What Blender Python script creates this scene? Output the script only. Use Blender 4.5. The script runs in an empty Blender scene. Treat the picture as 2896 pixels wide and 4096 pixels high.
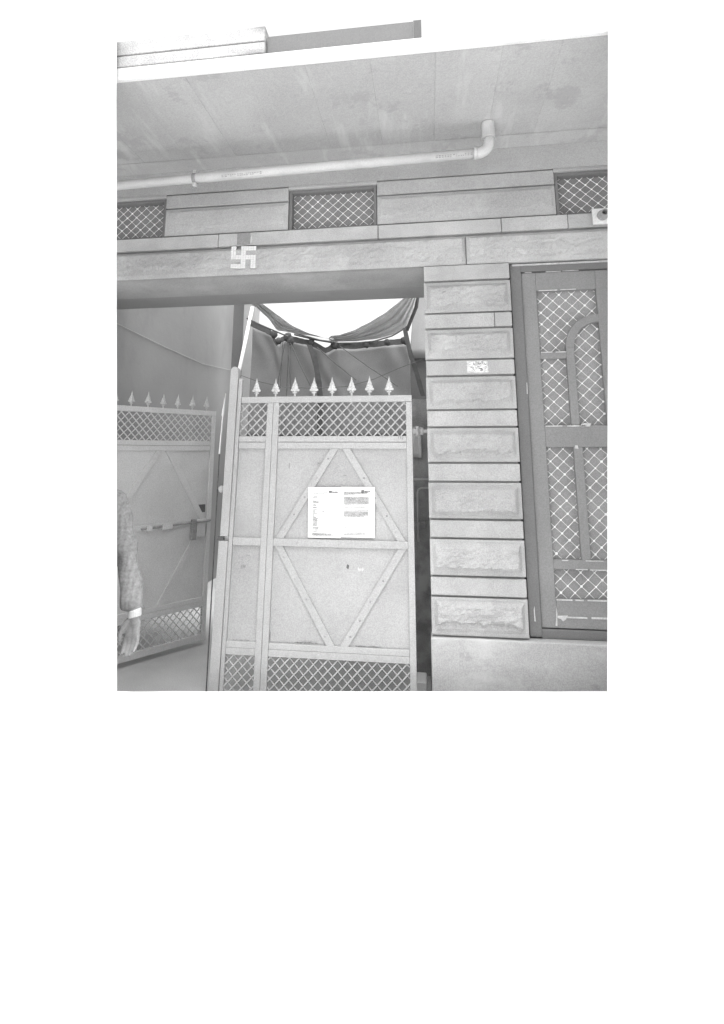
import bpy, bmesh, math, random
from mathutils import Vector, Matrix, noise as mnoise
R = math.radians
SC = bpy.context.scene
COL = SC.collection
random.seed(7)

# ------------------------------------------------------------------ camera
cam = bpy.data.cameras.new("camera")
cam_o = bpy.data.objects.new("camera", cam)
COL.objects.link(cam_o)
SC.camera = cam_o
cam.sensor_fit = 'VERTICAL'
cam.sensor_height = 36.0
cam.lens = 36.0 * 2050.0 / 4096.0
cam.shift_x = -(1449.0 - 1448.0) / 4096.0
cam.shift_y = -(2048.0 - 1446.0) / 4096.0
cam.clip_start = 0.05
cam.clip_end = 2000.0
PITCH, YAW, ROLL = R(10.2067), R(-7.2664), R(-0.0695)
fw = Vector((math.sin(YAW) * math.cos(PITCH), math.cos(YAW) * math.cos(PITCH), math.sin(PITCH)))
rt = Vector((math.cos(YAW), -math.sin(YAW), 0))
up = rt.cross(fw)
rt2 = rt * math.cos(ROLL) + up * math.sin(ROLL)
up2 = up * math.cos(ROLL) - rt * math.sin(ROLL)
m = Matrix((rt2, up2, -fw)).transposed().to_4x4()
m.translation = Vector((0, -3.2, 1.5))
cam_o.matrix_world = m

# ------------------------------------------------------------------ sky, sun, exposure
SUN_EL, SUN_AZ = 75.0, -3.0
w = bpy.data.worlds.new("World")
SC.world = w
w.use_nodes = True
nt = w.node_tree
nt.nodes.clear()
sky = nt.nodes.new('ShaderNodeTexSky')
sky.sky_type = 'NISHITA'
sky.sun_disc = False
sky.sun_elevation = R(SUN_EL)
sky.sun_rotation = R(180 - SUN_AZ)
sky.air_density = 2.0
sky.dust_density = 6.0
bw = nt.nodes.new('ShaderNodeRGBToBW')
bg = nt.nodes.new('ShaderNodeBackground')
bg.inputs[1].default_value = 0.15
wo = nt.nodes.new('ShaderNodeOutputWorld')
nt.links.new(sky.outputs[0], bw.inputs[0])
nt.links.new(bw.outputs[0], bg.inputs[0])
nt.links.new(bg.outputs[0], wo.inputs[0])
sl = bpy.data.lights.new("sun", 'SUN')
sl.energy = 1.4
sl.angle = R(18)
sl.color = (1, 1, 1)
so = bpy.data.objects.new("sun", sl)
COL.objects.link(so)
so.rotation_euler = (R(90 - SUN_EL), 0, R(-SUN_AZ))
so.location = (0, -4, 9)
SC.view_settings.view_transform = 'Standard'
SC.view_settings.look = 'None'
SC.view_settings.exposure = 1.32
SC.view_settings.gamma = 1.0
SC.view_settings.use_curve_mapping = False
SC.render.engine = 'CYCLES'
SC.cycles.max_bounces = 8
SC.cycles.diffuse_bounces = 6
try:
    SC.cycles.use_denoising = True
except Exception:
    pass

# ------------------------------------------------------------------ materials
MATS = {}
def mat(name, base, var=0.08, vscale=3.0, grain=0.05, gscale=160.0, rough=0.85, bump=0.0, bscale=40.0,
        stain=0.0, stain_col=None, stain_scale=1.6, stain_stretch=(1, 1, 1), stain_lo=0.55, metallic=0.0, spec=0.3,
        chip=0.0, chip_col=0.75, chip_scale=14.0, chip_lo=0.68, orand=0.0):
    if name in MATS:
        return MATS[name]
    grain *= 1.5; var *= 1.25
    m = bpy.data.materials.new(name)
    m.use_nodes = True
    n = m.node_tree
    N, L = n.nodes, n.links
    b = N['Principled BSDF']
    b.inputs['Roughness'].default_value = rough
    b.inputs['Metallic'].default_value = metallic
    b.inputs['Specular IOR Level'].default_value = spec
    g = N.new('ShaderNodeNewGeometry')
    def tex(scale, detail=4.0, stretch=None, rough_=0.55):
        t = N.new('ShaderNodeTexNoise')
        t.inputs['Scale'].default_value = scale
        t.inputs['Detail'].default_value = detail
        t.inputs['Roughness'].default_value = rough_
        if stretch:
            mp = N.new('ShaderNodeMapping')
            mp.inputs['Scale'].default_value = stretch
            L.new(g.outputs['Position'], mp.inputs[0])
            L.new(mp.outputs[0], t.inputs['Vector'])
        else:
            L.new(g.outputs['Position'], t.inputs['Vector'])
        return t.outputs['Fac']
    def mrange(sock, a, b_, c, d):
        r_ = N.new('ShaderNodeMapRange')
        r_.inputs[1].default_value = a; r_.inputs[2].default_value = b_
        r_.inputs[3].default_value = c; r_.inputs[4].default_value = d
        L.new(sock, r_.inputs[0])
        return r_.outputs[0]
    def mul(a, c):
        x = N.new('ShaderNodeMath'); x.operation = 'MULTIPLY'
        L.new(a, x.inputs[0]); L.new(c, x.inputs[1])
        return x.outputs[0]
    v = mrange(tex(vscale), 0.28, 0.72, 1 - var, 1 + var)
    if grain:
        v = mul(v, mrange(tex(gscale, 1.0), 0.3, 0.7, 1 - grain, 1 + grain))
    if orand:
        oi = N.new('ShaderNodeObjectInfo')
        v = mul(v, mrange(oi.outputs['Random'], 0, 1, 1 - orand, 1 + orand))
    base_v = N.new('ShaderNodeMath'); base_v.operation = 'MULTIPLY'
    base_v.inputs[1].default_value = base
    L.new(v, base_v.inputs[0])
    out = base_v.outputs[0]
    def over(out, fac, val):
        mx = N.new('ShaderNodeMix'); mx.data_type = 'FLOAT'
        mx.inputs['B'].default_value = val
        L.new(fac, mx.inputs['Factor']); L.new(out, mx.inputs['A'])
        return mx.outputs['Result']
    if stain:
        f = mrange(tex(stain_scale, 5.0, stain_stretch, 0.6), stain_lo, stain_lo + 0.16, 0, stain)
        out = over(out, f, stain_col if stain_col is not None else base * 0.65)
    if chip:
        f = mrange(tex(chip_scale, 6.0, None, 0.7), chip_lo, chip_lo + 0.04, 0, chip)
        out = over(out, f, chip_col)
    cb = N.new('ShaderNodeCombineColor')
    for i in range(3):
        L.new(out, cb.inputs[i])
    L.new(cb.outputs[0], b.inputs['Base Color'])
    if bump:
        bp = N.new('ShaderNodeBump')
        bp.inputs['Strength'].default_value = 1.0
        bp.inputs['Distance'].default_value = bump
        L.new(tex(bscale, 6.0, None, 0.62), bp.inputs['Height'])
        L.new(bp.outputs[0], b.inputs['Normal'])
    MATS[name] = m
    return m

M_STONE = mat('dressed_sandstone', 0.36, 0.10, 5.0, 0.10, 170, bump=0.006, bscale=34, stain=0.45, stain_col=0.47, stain_scale=4.0, stain_lo=0.56, orand=0.07)
M_STONE_UP = mat('weathered_sandstone', 0.345, 0.09, 3.0, 0.09, 170, bump=0.003, bscale=40, stain=0.45, stain_col=0.43, stain_scale=6.0, stain_stretch=(1, 1, 0.35), stain_lo=0.57, orand=0.07)
M_LINTEL = mat('lintel_sandstone', 0.375, 0.11, 3.0, 0.09, 170, bump=0.006, bscale=34, stain=0.5, stain_col=0.50, stain_scale=2.4, stain_lo=0.54, orand=0.07)
M_JOINT = mat('mortar_joint', 0.33, 0.1, 8, 0.08)
M_PLASTER = mat('grey_plaster', 0.35, 0.08, 2.0, 0.08, 170, bump=0.003, bscale=20, stain=0.45, stain_col=0.43, stain_scale=4.0, stain_stretch=(1, 1, 0.4), stain_lo=0.56)
M_SLAB = mat('roof_slab_stone', 0.345, 0.10, 1.6, 0.07, 170, bump=0.003, bscale=25, stain=0.75, stain_col=0.45, stain_scale=4.2, stain_stretch=(2.4, 0.4, 1), stain_lo=0.55, chip=0.5, chip_col=0.27, chip_scale=2.6, chip_lo=0.56, orand=0.05)
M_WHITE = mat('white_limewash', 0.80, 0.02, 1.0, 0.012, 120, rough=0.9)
M_FASCIA = mat('white_fascia_paint', 0.62, 0.04, 3.0, 0.06, 170, stain=0.8, stain_col=0.30, stain_scale=2.6, stain_stretch=(0.7, 1, 1.6), stain_lo=0.58)
M_PLINTH = mat('plinth_plaster', 0.35, 0.10, 2.6, 0.09, 170, bump=0.004, bscale=22, stain=0.7, stain_col=0.50, stain_scale=3.2, stain_stretch=(0.7, 1, 1.5), stain_lo=0.50, chip=0.6, chip_col=0.27, chip_scale=3.4, chip_lo=0.56)
M_CONC = mat('pale_concrete', 0.72, 0.05, 1.2, 0.03, 110, bump=0.002, bscale=30, stain=0.3, stain_col=0.5, stain_scale=1.1, stain_lo=0.58)
M_FLOOR = mat('yard_floor', 0.37, 0.09, 2.0, 0.09, 150, bump=0.003, bscale=30, stain=0.45, stain_col=0.30, stain_scale=1.8, stain_lo=0.56)
M_INWALL = mat('inner_wall_plaster', 0.32, 0.07, 1.2, 0.07, 170, bump=0.003, bscale=14, stain=0.55, stain_col=0.25, stain_scale=2.2, stain_stretch=(1, 1, 0.5), stain_lo=0.53)
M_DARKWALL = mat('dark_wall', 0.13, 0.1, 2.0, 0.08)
M_GATE = mat('gate_paint', 0.385, 0.06, 3.0, 0.09, 190, rough=0.6, bump=0.0015, bscale=60, stain=0.4, stain_col=0.32, stain_scale=5.0, stain_lo=0.58, chip=0.5, chip_col=0.58, chip_scale=26, chip_lo=0.66)
M_SHEET = mat('gate_sheet_paint', 0.37, 0.10, 1.9, 0.09, 190, rough=0.65, bump=0.006, bscale=7, stain=0.7, stain_col=0.32, stain_scale=3.0, stain_lo=0.57, chip=0.4, chip_col=0.5, chip_scale=30, chip_lo=0.68)
M_GATE2 = mat('gate_paint_pale', 0.55, 0.06, 3.0, 0.09, 190, rough=0.7, stain=0.35, stain_col=0.46, stain_scale=4.0, stain_lo=0.58)  # lighter copy of the gate paint, used on the inward leaf
M_SHEET2 = mat('gate_sheet_pale', 0.55, 0.07, 2.4, 0.09, 190, rough=0.7, bump=0.003, bscale=9, stain=0.45, stain_col=0.45, stain_scale=2.6, stain_lo=0.57)
M_FIN = mat('finial_paint', 0.50, 0.12, 40, 0.12, 190, rough=0.6, chip=0.7, chip_col=0.2, chip_scale=70, chip_lo=0.6)
M_DARKMET = mat('dark_iron', 0.12, 0.2, 20, 0.1, rough=0.6)
M_MIDMET = mat('worn_iron', 0.26, 0.2, 20, 0.1, rough=0.6)
M_DOOR = mat('brown_door_paint', 0.225, 0.05, 3.0, 0.08, 190, rough=0.55, chip=0.5, chip_col=0.5, chip_scale=18, chip_lo=0.72)
M_FRAME = mat('door_frame_paint', 0.155, 0.05, 3.0, 0.08, 190, rough=0.6)
M_CHIP = mat('bare_pale_wood', 0.50, 0.15, 30, 0.1)
M_SCREEN = mat('fly_screen', 0.27, 0.12, 6.0, 0.09, 190)
M_SCREEN_D = mat('vent_screen', 0.20, 0.10, 6.0, 0.10, 190)
M_WIRE = mat('galvanised_wire', 0.80, 0.06, 30, 0.0, rough=0.5)
M_PVC = mat('pvc_pipe', 0.45, 0.05, 4.0, 0.05, 170, rough=0.45, stain=0.6, stain_col=0.36, stain_scale=6, stain_lo=0.54)
M_INK = mat('print_ink', 0.05, 0.1, 60, 0.0)
M_INKP = mat('faint_print_ink', 0.07, 0.15, 60, 0.0)
M_PAPER = mat('white_paper', 0.80, 0.01, 3, 0.0, rough=0.9)
M_TILE = mat('white_mosaic_tile', 0.66, 0.06, 60, 0.05, rough=0.4)
M_DARKTILE = mat('dark_stone_patch', 0.24, 0.08, 20, 0.08)
M_TARP = mat('grey_tarpaulin', 0.28, 0.07, 3.0, 0.08, 170, rough=0.7, stain=0.5, stain_col=0.36, stain_scale=2.0, stain_stretch=(2.0, 1, 0.5), stain_lo=0.54)
M_TARP2 = mat('canopy_tarpaulin', 0.56, 0.08, 5.0, 0.08, 170, rough=0.7, stain=0.6, stain_col=0.75, stain_scale=7.0, stain_stretch=(0.5, 1, 2.0), stain_lo=0.56)  # pale streaks put the light along the creases into the colour
M_BAND = mat('dark_webbing', 0.07, 0.15, 20, 0.1)
M_PALE = mat('pale_sheet', 0.50, 0.04, 4, 0.05)
M_ROPE = mat('rope', 0.12, 0.2, 40, 0.0)
M_SKIN = mat('skin', 0.25, 0.06, 12, 0.06, rough=0.6, spec=0.3, bump=0.0008, bscale=120)
M_TROUSER = mat('pale_trouser_cloth', 0.42, 0.05, 9, 0.07, bump=0.003, bscale=14)
M_HAIR = mat('dark_hair', 0.04, 0.3, 60, 0.0)
M_SHOE = mat('dark_shoe', 0.08, 0.1, 20, 0.0)

# thin woven plastic lets some daylight through
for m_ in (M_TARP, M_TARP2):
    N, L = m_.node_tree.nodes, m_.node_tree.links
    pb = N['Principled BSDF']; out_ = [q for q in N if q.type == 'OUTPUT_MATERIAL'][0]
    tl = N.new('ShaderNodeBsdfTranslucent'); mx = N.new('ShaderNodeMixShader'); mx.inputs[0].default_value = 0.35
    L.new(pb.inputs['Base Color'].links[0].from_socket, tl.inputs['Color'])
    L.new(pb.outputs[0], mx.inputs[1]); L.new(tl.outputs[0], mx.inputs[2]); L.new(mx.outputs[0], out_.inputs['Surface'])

# check shirt: faint woven lines in the cloth
def check_shirt():
    m = bpy.data.materials.new('check_shirt_cloth'); m.use_nodes = True
    N, L = m.node_tree.nodes, m.node_tree.links
    b = N['Principled BSDF']; b.inputs['Roughness'].default_value = 0.9
    g = N.new('ShaderNodeNewGeometry')
    def wave(direction, scale):
        t = N.new('ShaderNodeTexWave'); t.wave_type = 'BANDS'; t.bands_direction = direction
        t.inputs['Scale'].default_value = scale; t.inputs['Distortion'].default_value = 1.5
        t.inputs['Detail'].default_value = 2.0
        L.new(g.outputs['Position'], t.inputs['Vector'])
        return t.outputs['Fac']
    def mth(op, a, c):
        x = N.new('ShaderNodeMath'); x.operation = op
        for i, q in enumerate((a, c)):
            if isinstance(q, (int, float)): x.inputs[i].default_value = q
            else: L.new(q, x.inputs[i])
        return x.outputs[0]
    n = N.new('ShaderNodeTexNoise'); n.inputs['Scale'].default_value = 90
    L.new(g.outputs['Position'], n.inputs['Vector'])
    s = mth('ADD', mth('MULTIPLY', wave('X', 14), 0.035), mth('MULTIPLY', wave('Z', 11), 0.02))
    s = mth('ADD', s, mth('MULTIPLY', n.outputs['Fac'], 0.2))
    s = mth('ADD', s, 0.09)
    c = N.new('ShaderNodeCombineColor')
    for i in range(3): L.new(s, c.inputs[i])
    L.new(c.outputs[0], b.inputs['Base Color'])
    return m
M_SHIRT = check_shirt()

# ------------------------------------------------------------------ helpers
def thing(name, label, cat, loc=(0, 0, 0), group=None):
    o = bpy.data.objects.new(name, None)
    COL.objects.link(o)
    o.empty_display_size = 0.1
    o.location = loc
    o['label'] = label; o['category'] = cat
    if group: o['group'] = group
    return o

def world_loc(o):
    v = Vector((0, 0, 0))
    while o is not None:
        v = v + o.location
        o = o.parent
    return v

def obj(name, bm, material, parent=None, smooth=False, kind=None):
    me = bpy.data.meshes.new(name)
    bmesh.ops.recalc_face_normals(bm, faces=bm.faces)
    bm.to_mesh(me); bm.free()
    me.materials.append(material)
    if smooth:
        for p in me.polygons: p.use_smooth = True
    o = bpy.data.objects.new(name, me)
    COL.objects.link(o)
    if parent is not None:
        wl = world_loc(parent)
        me.transform(Matrix.Translation(-wl))       # geometry is written in world metres
        o.parent = parent
    if kind: o['kind'] = kind
    return o

def tag(o, label, cat, group=None):
    o['label'] = label; o['category'] = cat
    if group: o['group'] = group
    return o

ID = lambda x, y, z: (x, y, z)
def box(bm, x0, x1, y0, y1, z0, z1, f=ID, bev=0.0):
    b2 = bmesh.new()
    vs = [b2.verts.new((x, y, z)) for x in (x0, x1) for y in (y0, y1) for z in (z0, z1)]
    for q in ((0, 1, 3, 2), (4, 6, 7, 5), (0, 4, 5, 1), (2, 3, 7, 6), (0, 2, 6, 4), (1, 5, 7, 3)):
        b2.faces.new([vs[i] for i in q])
    if bev:
        bmesh.ops.bevel(b2, geom=list(b2.edges), offset=bev, segments=1, affect='EDGES')
    merge(bm, b2, f)

def merge(bm, b2, f=ID):
    b2.verts.ensure_lookup_table()
    mp = {}
    for v in b2.verts:
        mp[v] = bm.verts.new(f(*v.co))
    for fc in b2.faces:
        try: bm.faces.new([mp[v] for v in fc.verts])
        except ValueError: pass
    b2.free()

def poly_prism(bm, pts, y0, y1, f=ID):
    """pts: outline in x,z; extruded from y0 to y1"""
    a = [bm.verts.new(f(x, y0, z)) for x, z in pts]
    b = [bm.verts.new(f(x, y1, z)) for x, z in pts]
    bm.faces.new(a); bm.faces.new(b[::-1])
    n = len(pts)
    for i in range(n):
        bm.faces.new((a[i], a[(i + 1) % n], b[(i + 1) % n], b[i]))

def tube(bm, pts, r, seg=8, closed_ends=True, f=ID):
    pts = [Vector(p) for p in pts]
    rs = r if isinstance(r, (list, tuple)) else [r] * len(pts)
    rings = []
    prev = None
    for i, p in enumerate(pts):
        d = (pts[min(i + 1, len(pts) - 1)] - pts[max(i - 1, 0)]).normalized()
        if prev is None:
            a = d.orthogonal().normalized()
        else:
            a = (prev - d * prev.dot(d)).normalized()
        prev = a
        b = d.cross(a)
        rings.append([bm.verts.new(f(*(p + (a * math.cos(t) + b * math.sin(t)) * rs[i]))) for t in [2 * math.pi * k / seg for k in range(seg)]])
    for i in range(len(rings) - 1):
        for k in range(seg):
            bm.faces.new((rings[i][k], rings[i][(k + 1) % seg], rings[i + 1][(k + 1) % seg], rings[i + 1][k]))
    if closed_ends:
        bm.faces.new(rings[0][::-1]); bm.faces.new(rings[-1])

def one_box(name, mtl, parent, *a, f=ID, bev=0.0):
    bm = bmesh.new(); box(bm, *a, f=f, bev=bev)
    return obj(name, bm, mtl, parent)

def nz(x, y, z, s=1.0):
    return mnoise.noise(Vector((x * s, y * s, z * s)))

def dressed_stone(bm, x0, x1, z0, z1, seed, margin=0.03, amp=0.012, back=0.03, base_y=0.0, low=0.3, step=0.016):
    """a block with a drafted margin and a quarry-faced middle; front towards -y"""
    nx = max(4, int((x1 - x0) / step)); nzz = max(4, int((z1 - z0) / step))
    g = []
    for j in range(nzz + 1):
        row = []
        for i in range(nx + 1):
            s, t = i / nx, j / nzz
            x = x0 + (x1 - x0) * s; z = z0 + (z1 - z0) * t
            d = min(x - x0, x1 - x, (z - z0), z1 - z)
            k = max(0.0, min(1.0, (d - margin * 0.6) / (margin * 0.7)))
            # the scarred ledge in the lower part
            led = z0 + (z1 - z0) * (low * (0.55 + 0.9 * (0.5 + 0.5 * nz(x * 5, seed * 3.1, 0))))
            led += 0.018 * nz(x * 22, seed * 1.7, 5) + 0.008 * nz(x * 55, seed, 8)
            sc = max(0.0, min(1.0, (z - led) / 0.011 + 0.5))
            n = 0.42 * nz(x * 7, seed, z * 12) + 0.26 * nz(x * 21, seed, z * 34) + 0.22 * nz(x * 48, seed, z * 70)
            y = base_y - k * amp * (0.30 + 0.42 * sc + 0.55 * n)
            if d < 0.004: y += 0.003
            edge = 0.0
            row.append(bm.verts.new((x, y, z)))
        g.append(row)
    for j in range(nzz):
        for i in range(nx):
            bm.faces.new((g[j][i], g[j][i + 1], g[j + 1][i + 1], g[j + 1][i]))
    rim = g[0] + [g[j][-1] for j in range(1, nzz + 1)] + g[-1][-2::-1] + [g[j][0] for j in range(nzz - 1, 0, -1)]
    bk = [bm.verts.new((v.co.x, base_y + back, v.co.z)) for v in rim]
    n = len(rim)
    for i in range(n):
        bm.faces.new((rim[i], bk[i], bk[(i + 1) % n], rim[(i + 1) % n]))
    bm.faces.new(bk)

def stone_obj(parent, mtl, *a, **k):
    bm = bmesh.new(); dressed_stone(bm, *a, **k)
    o = obj('stone', bm, mtl, parent, smooth=False)
    return o

def wire_mesh(name, parent, x0, x1, z0, z1, pitch_x, pitch_z, y, wr=0.0032, kr=0.0075, inside=None, ox=0.0, oz=0.0):
    """woven diamond mesh: two sets of diagonal wires with a twist at each crossing"""
    bm = bmesh.new()
    if inside is None:
        inside = lambda x, z: x0 <= x <= x1 and z0 <= z <= z1
    cx, cz = x0 + ox, z0 + oz
    hx, hz = pitch_x / 2, pitch_z / 2
    n = int(((x1 - x0) / hx + (z1 - z0) / hz)) + 6
    pts = {}
    for i in range(-n, n + 1):
        for j in range(-n, n + 1):
            if (i + j) % 2: continue
            x, z = cx + i * hx, cz + j * hz
            if x0 - hx <= x <= x1 + hx and z0 - hz <= z <= z1 + hz:
                pts[(i, j)] = (x + random.uniform(-.0015, .0015), z + random.uniform(-.0015, .0015))
    def clipseg(a, b):
        K = 10
        ok = [k for k in range(K + 1) if inside(a[0] + (b[0] - a[0]) * k / K, a[1] + (b[1] - a[1]) * k / K)]
        if len(ok) < 2: return None
        f0, f1 = ok[0] / K, ok[-1] / K
        return [(a[0] + (b[0] - a[0]) * f0, a[1] + (b[1] - a[1]) * f0), (a[0] + (b[0] - a[0]) * f1, a[1] + (b[1] - a[1]) * f1)]
    for (i, j), a in pts.items():
        for dj in (1, -1):
            bpt = pts.get((i + 1, j + dj))
            if bpt is None: continue
            s = clipseg(a, bpt)
            if s:
                tube(bm, [(s[0][0], y, s[0][1]), (s[1][0], y, s[1][1])], wr * random.uniform(.8, 1.1), 4)
        if inside(*a) and random.random() < 0.97:
            k = kr * random.uniform(.7, 1.1)
            b2 = bmesh.new()
            bmesh.ops.create_icosphere(b2, subdivisions=1, radius=k)
            merge(bm, b2, lambda x_, y_, z_, a=a: (x_ + a[0], y_ * 0.7 + y - 0.002, z_ + a[1]))
    return obj(name, bm, M_WIRE, parent, kind='stuff')

# ------------------------------------------------------------------ ground
bm = bmesh.new()
S = 300
GZ = 0.0
vs = [bm.verts.new(p) for p in ((-S, -S, GZ), (S, -S, GZ), (S, S, GZ), (-S, S, GZ))]
bm.faces.new(vs)
g = obj('ground', bm, M_CONC); g['kind'] = 'structure'
# yard floor, a low step above the street
bm = bmesh.new()
box(bm, -2.9, -0.0135, -0.05, 6.0, -0.2, 0.02, bev=0.008)
box(bm, -0.0135, 0.5, 0.425, 6.0, -0.2, 0.02)
o = obj('yard_floor', bm, M_FLOOR); o['kind'] = 'structure'

# added white strip of concrete, tilted to cover the foot of gate and plinth
bm = bmesh.new()
KX = [-2.95 + 4.9 * i / 60 for i in range(61)]
rows = []
for y, dz in ((-0.60, None), (-0.50, -0.03), (-0.47, -0.004), (-0.46, 0.0), (-0.155, 0.002), (-0.145, -0.003), (-0.142, -0.012), (-0.142, None)):
    rows.append([bm.verts.new((x, y + 0.003 * nz(x * 4, y, 0), (0.146 + (x + 1.9) * 0.051) + dz + 0.002 * nz(x * 6, y * 3, 1) if dz is not None else -0.02)) for x in KX])
for a, b in zip(rows, rows[1:]):
    for i in range(60): bm.faces.new((a[i], a[i + 1], b[i + 1], b[i]))
k_ = obj('added_kerb', bm, mat('kerb_limewash', 0.78, .04, 2, .03)); k_['kind'] = 'structure'

# ------------------------------------------------------------------ the house
house = thing('stone_house', 'pale stone house front with wide gateway, projecting balcony slab and rock faced pillar', 'house', (0, 0.2, 0))
XL, XR = -2.75, 1.75
# core walls behind the facing stones
one_box('upper_wall', M_LINTEL, house, XL, XR, 0.024, 0.42, 2.702, 2.9995)
one_box('upper_wall', M_JOINT, house, XL, XR, 0.09, 0.42, 3.0, 3.325)
one_box('pillar_core', M_JOINT, house, 0.006, 0.530, 0.024, 0.42, 0.02, 2.702)
one_box('left_pier', M_PLASTER, house, XL, -2.53, 0.0, 0.42, -0.1, 2.70)
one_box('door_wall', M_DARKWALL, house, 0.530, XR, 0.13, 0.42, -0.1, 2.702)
one_box('right_pier', M_PLASTER, house, 1.23, XR, 0.0, 0.128, -0.1, 2.70)
# plastered strip above the vent course, under the balcony
bm = bmesh.new(); box(bm, XL, XR, -0.004, 0.42, 3.327, 3.512)
obj('plaster_band', bm, M_PLASTER, house)
# lintel underside band over the yard (second, recessed beam)
one_box('inner_beam', M_INWALL, house, XL, 0.3, 0.424, 0.72, 2.712, 3.2)

# lintel course, rock faced
for k, (a, b) in enumerate(((-2.7, 0.2665), (0.2735, 1.7))):
    stone_obj(house, M_LINTEL, a, b, 2.702, 2.893, 11 + k, margin=0.014, amp=0.03, low=0.34, step=0.0115)
# flat narrow band
xs = [-2.7, -1.410, -0.30, 0.500, 0.912, 1.7]
for a, b in zip(xs, xs[1:]):
    one_box('stone', M_LINTEL, house, a + 0.002, b - 0.002, -0.012 + random.uniform(-.002, .002), 0.024, 2.907, 2.999, bev=0.003)
# vent course: tall block and thin block between the ventilators
VENTS = ((-2.43, -1.82), (-0.918, -0.309), (0.852, 1.46))
gaps = ((-2.7, -2.434), (-1.816, -0.922), (-0.305, 0.848), (1.464, 1.7))
for k, (a, b) in enumerate(gaps):
    one_box('stone_core', M_JOINT, house, a + 0.002, b - 0.002, 0.0245, 0.0895, 3.0, 3.325)
    stone_obj(house, M_STONE_UP, a, b, 3.012, 3.212, 31 + k, margin=0.02, amp=0.012, low=0.25, step=0.014)
    one_box('stone', M_STONE_UP, house, a, b, -0.003 + random.uniform(-.001, .001), 0.024, 3.222, 3.318, bev=0.003)
# thin lip strips above each ventilator
for a, b in VENTS:
    one_box('stone', M_STONE_UP, house, a - 0.004, b + 0.004, -0.006, 0.024, 3.304, 3.3255, bev=0.002)

# pillar courses
zj = [2.700, 2.591, 2.379, 2.278, 2.078, 1.975, 1.765, 1.659, 1.446, 1.334, 1.117, 1.009, 0.797, 0.688, 0.472]
for k in range(len(zj) - 1):
    z1, z0 = zj[k] - (0.004 if k == 0 else 0.006), zj[k + 1] + 0.006
    if k % 2 == 1:
        stone_obj(house, M_STONE, -0.006, 0.537, z0, z1, 50 + k, margin=0.032, amp=0.042, low=random.uniform(.16, .40), step=0.0095)
    elif k == 2:
        one_box('stone', M_STONE, house, -0.004, 0.428, -0.004, 0.024, z0, z1, bev=0.003)
        one_box('stone', M_STONE, house, 0.431, 0.535, -0.006, 0.024, z0, z1, bev=0.003)
    else:
        one_box('stone', M_STONE, house, -0.004 + random.uniform(-.002, .002), 0.535, -0.004 + random.uniform(-.002, .002), 0.024, z0, z1, bev=0.003)
# pillar inner reveal
one_box('reveal_stone', M_PLASTER, house, -0.004, 0.006, 0.0255, 0.42, 0.02, 2.7)
# plinth
bm = bmesh.new(); box(bm, -0.012, XR - 0.52, -0.016, 0.10, GZ - 0.1, 0.466, bev=0.006)
obj('plinth', bm, M_PLINTH, house)
# balcony: stone roof slabs side by side, white fascia, parapet
seams = [-2.60, -2.27, -1.935, -1.60, -1.265, -0.930, -0.600, -0.255, 0.083, 0.420, 0.712, 1.05, 1.38, 1.72]
bal = one_box('balcony_slab', M_SLAB, house, -2.6, 1.72, -0.862, 0.40, 3.545, 3.577)
for a, b in zip(seams, seams[1:]):
    bm = bmesh.new()
    box(bm, a + 0.0002, b - 0.0002, -0.878, 0.0, 3.515 + random.uniform(-.0012, .0012), 3.543, bev=0.0005)
    obj('slab_stone', bm, M_SLAB, bal)
# mortar fillet along the wall
bm = bmesh.new(); poly = [(-2.6, 0), (1.72, 0)]
a = [bm.verts.new((x, -0.125, 3.5125)) for x in (-2.6, 1.72)]
b = [bm.verts.new((x, -0.006, 3.498)) for x in (-2.6, 1.72)]
c = [bm.verts.new((x, -0.006, 3.5128)) for x in (-2.6, 1.72)]
bm.faces.new((a[0], a[1], b[1], b[0])); bm.faces.new((b[0], b[1], c[1], c[0])); bm.faces.new((c[0], c[1], a[1], a[0]))
bm.faces.new((a[0], b[0], c[0])); bm.faces.new((a[1], c[1], b[1]))
obj('mortar_fillet', bm, M_SLAB, bal)
one_box('fascia', M_FASCIA, bal, -2.6, 1.72, -0.905, -0.880, 3.512, 3.586, bev=0.003)
# parapet at left: two bands and the wall above, each set a little back
M_PARAPET = mat('parapet_limewash', 0.38, 0.12, 9, 0.18, 190, stain=0.8, stain_col=0.17, stain_scale=4.2, stain_stretch=(0.6, 1, 2.0), stain_lo=0.52)
one_box('parapet_band', M_PARAPET, bal, -2.6, -0.815, -0.899, -0.80, 3.598, 3.664, bev=0.003)
one_box('parapet_wall', M_PARAPET, bal, -2.6, -0.818, -0.894, -0.80, 3.676, 3.765, bev=0.003)
one_box('parapet_core', M_DARKWALL, bal, -2.6, -0.822, -0.888, -0.802, 3.578, 3.70)  # dark core puts the shade of the grooves into its colour
M_BPANEL = mat('balcony_panel', 0.15, 0.05, 3, 0.05)
one_box('balcony_panel', M_BPANEL, bal, -0.808, -0.028, -0.872, -0.845, 3.588, 3.715)
one_box('panel_stile', mat('balcony_panel_edge', 0.11, 0.05, 3, 0.05), bal, -0.027, 0.014, -0.876, -0.842, 3.588, 3.717)

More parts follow.
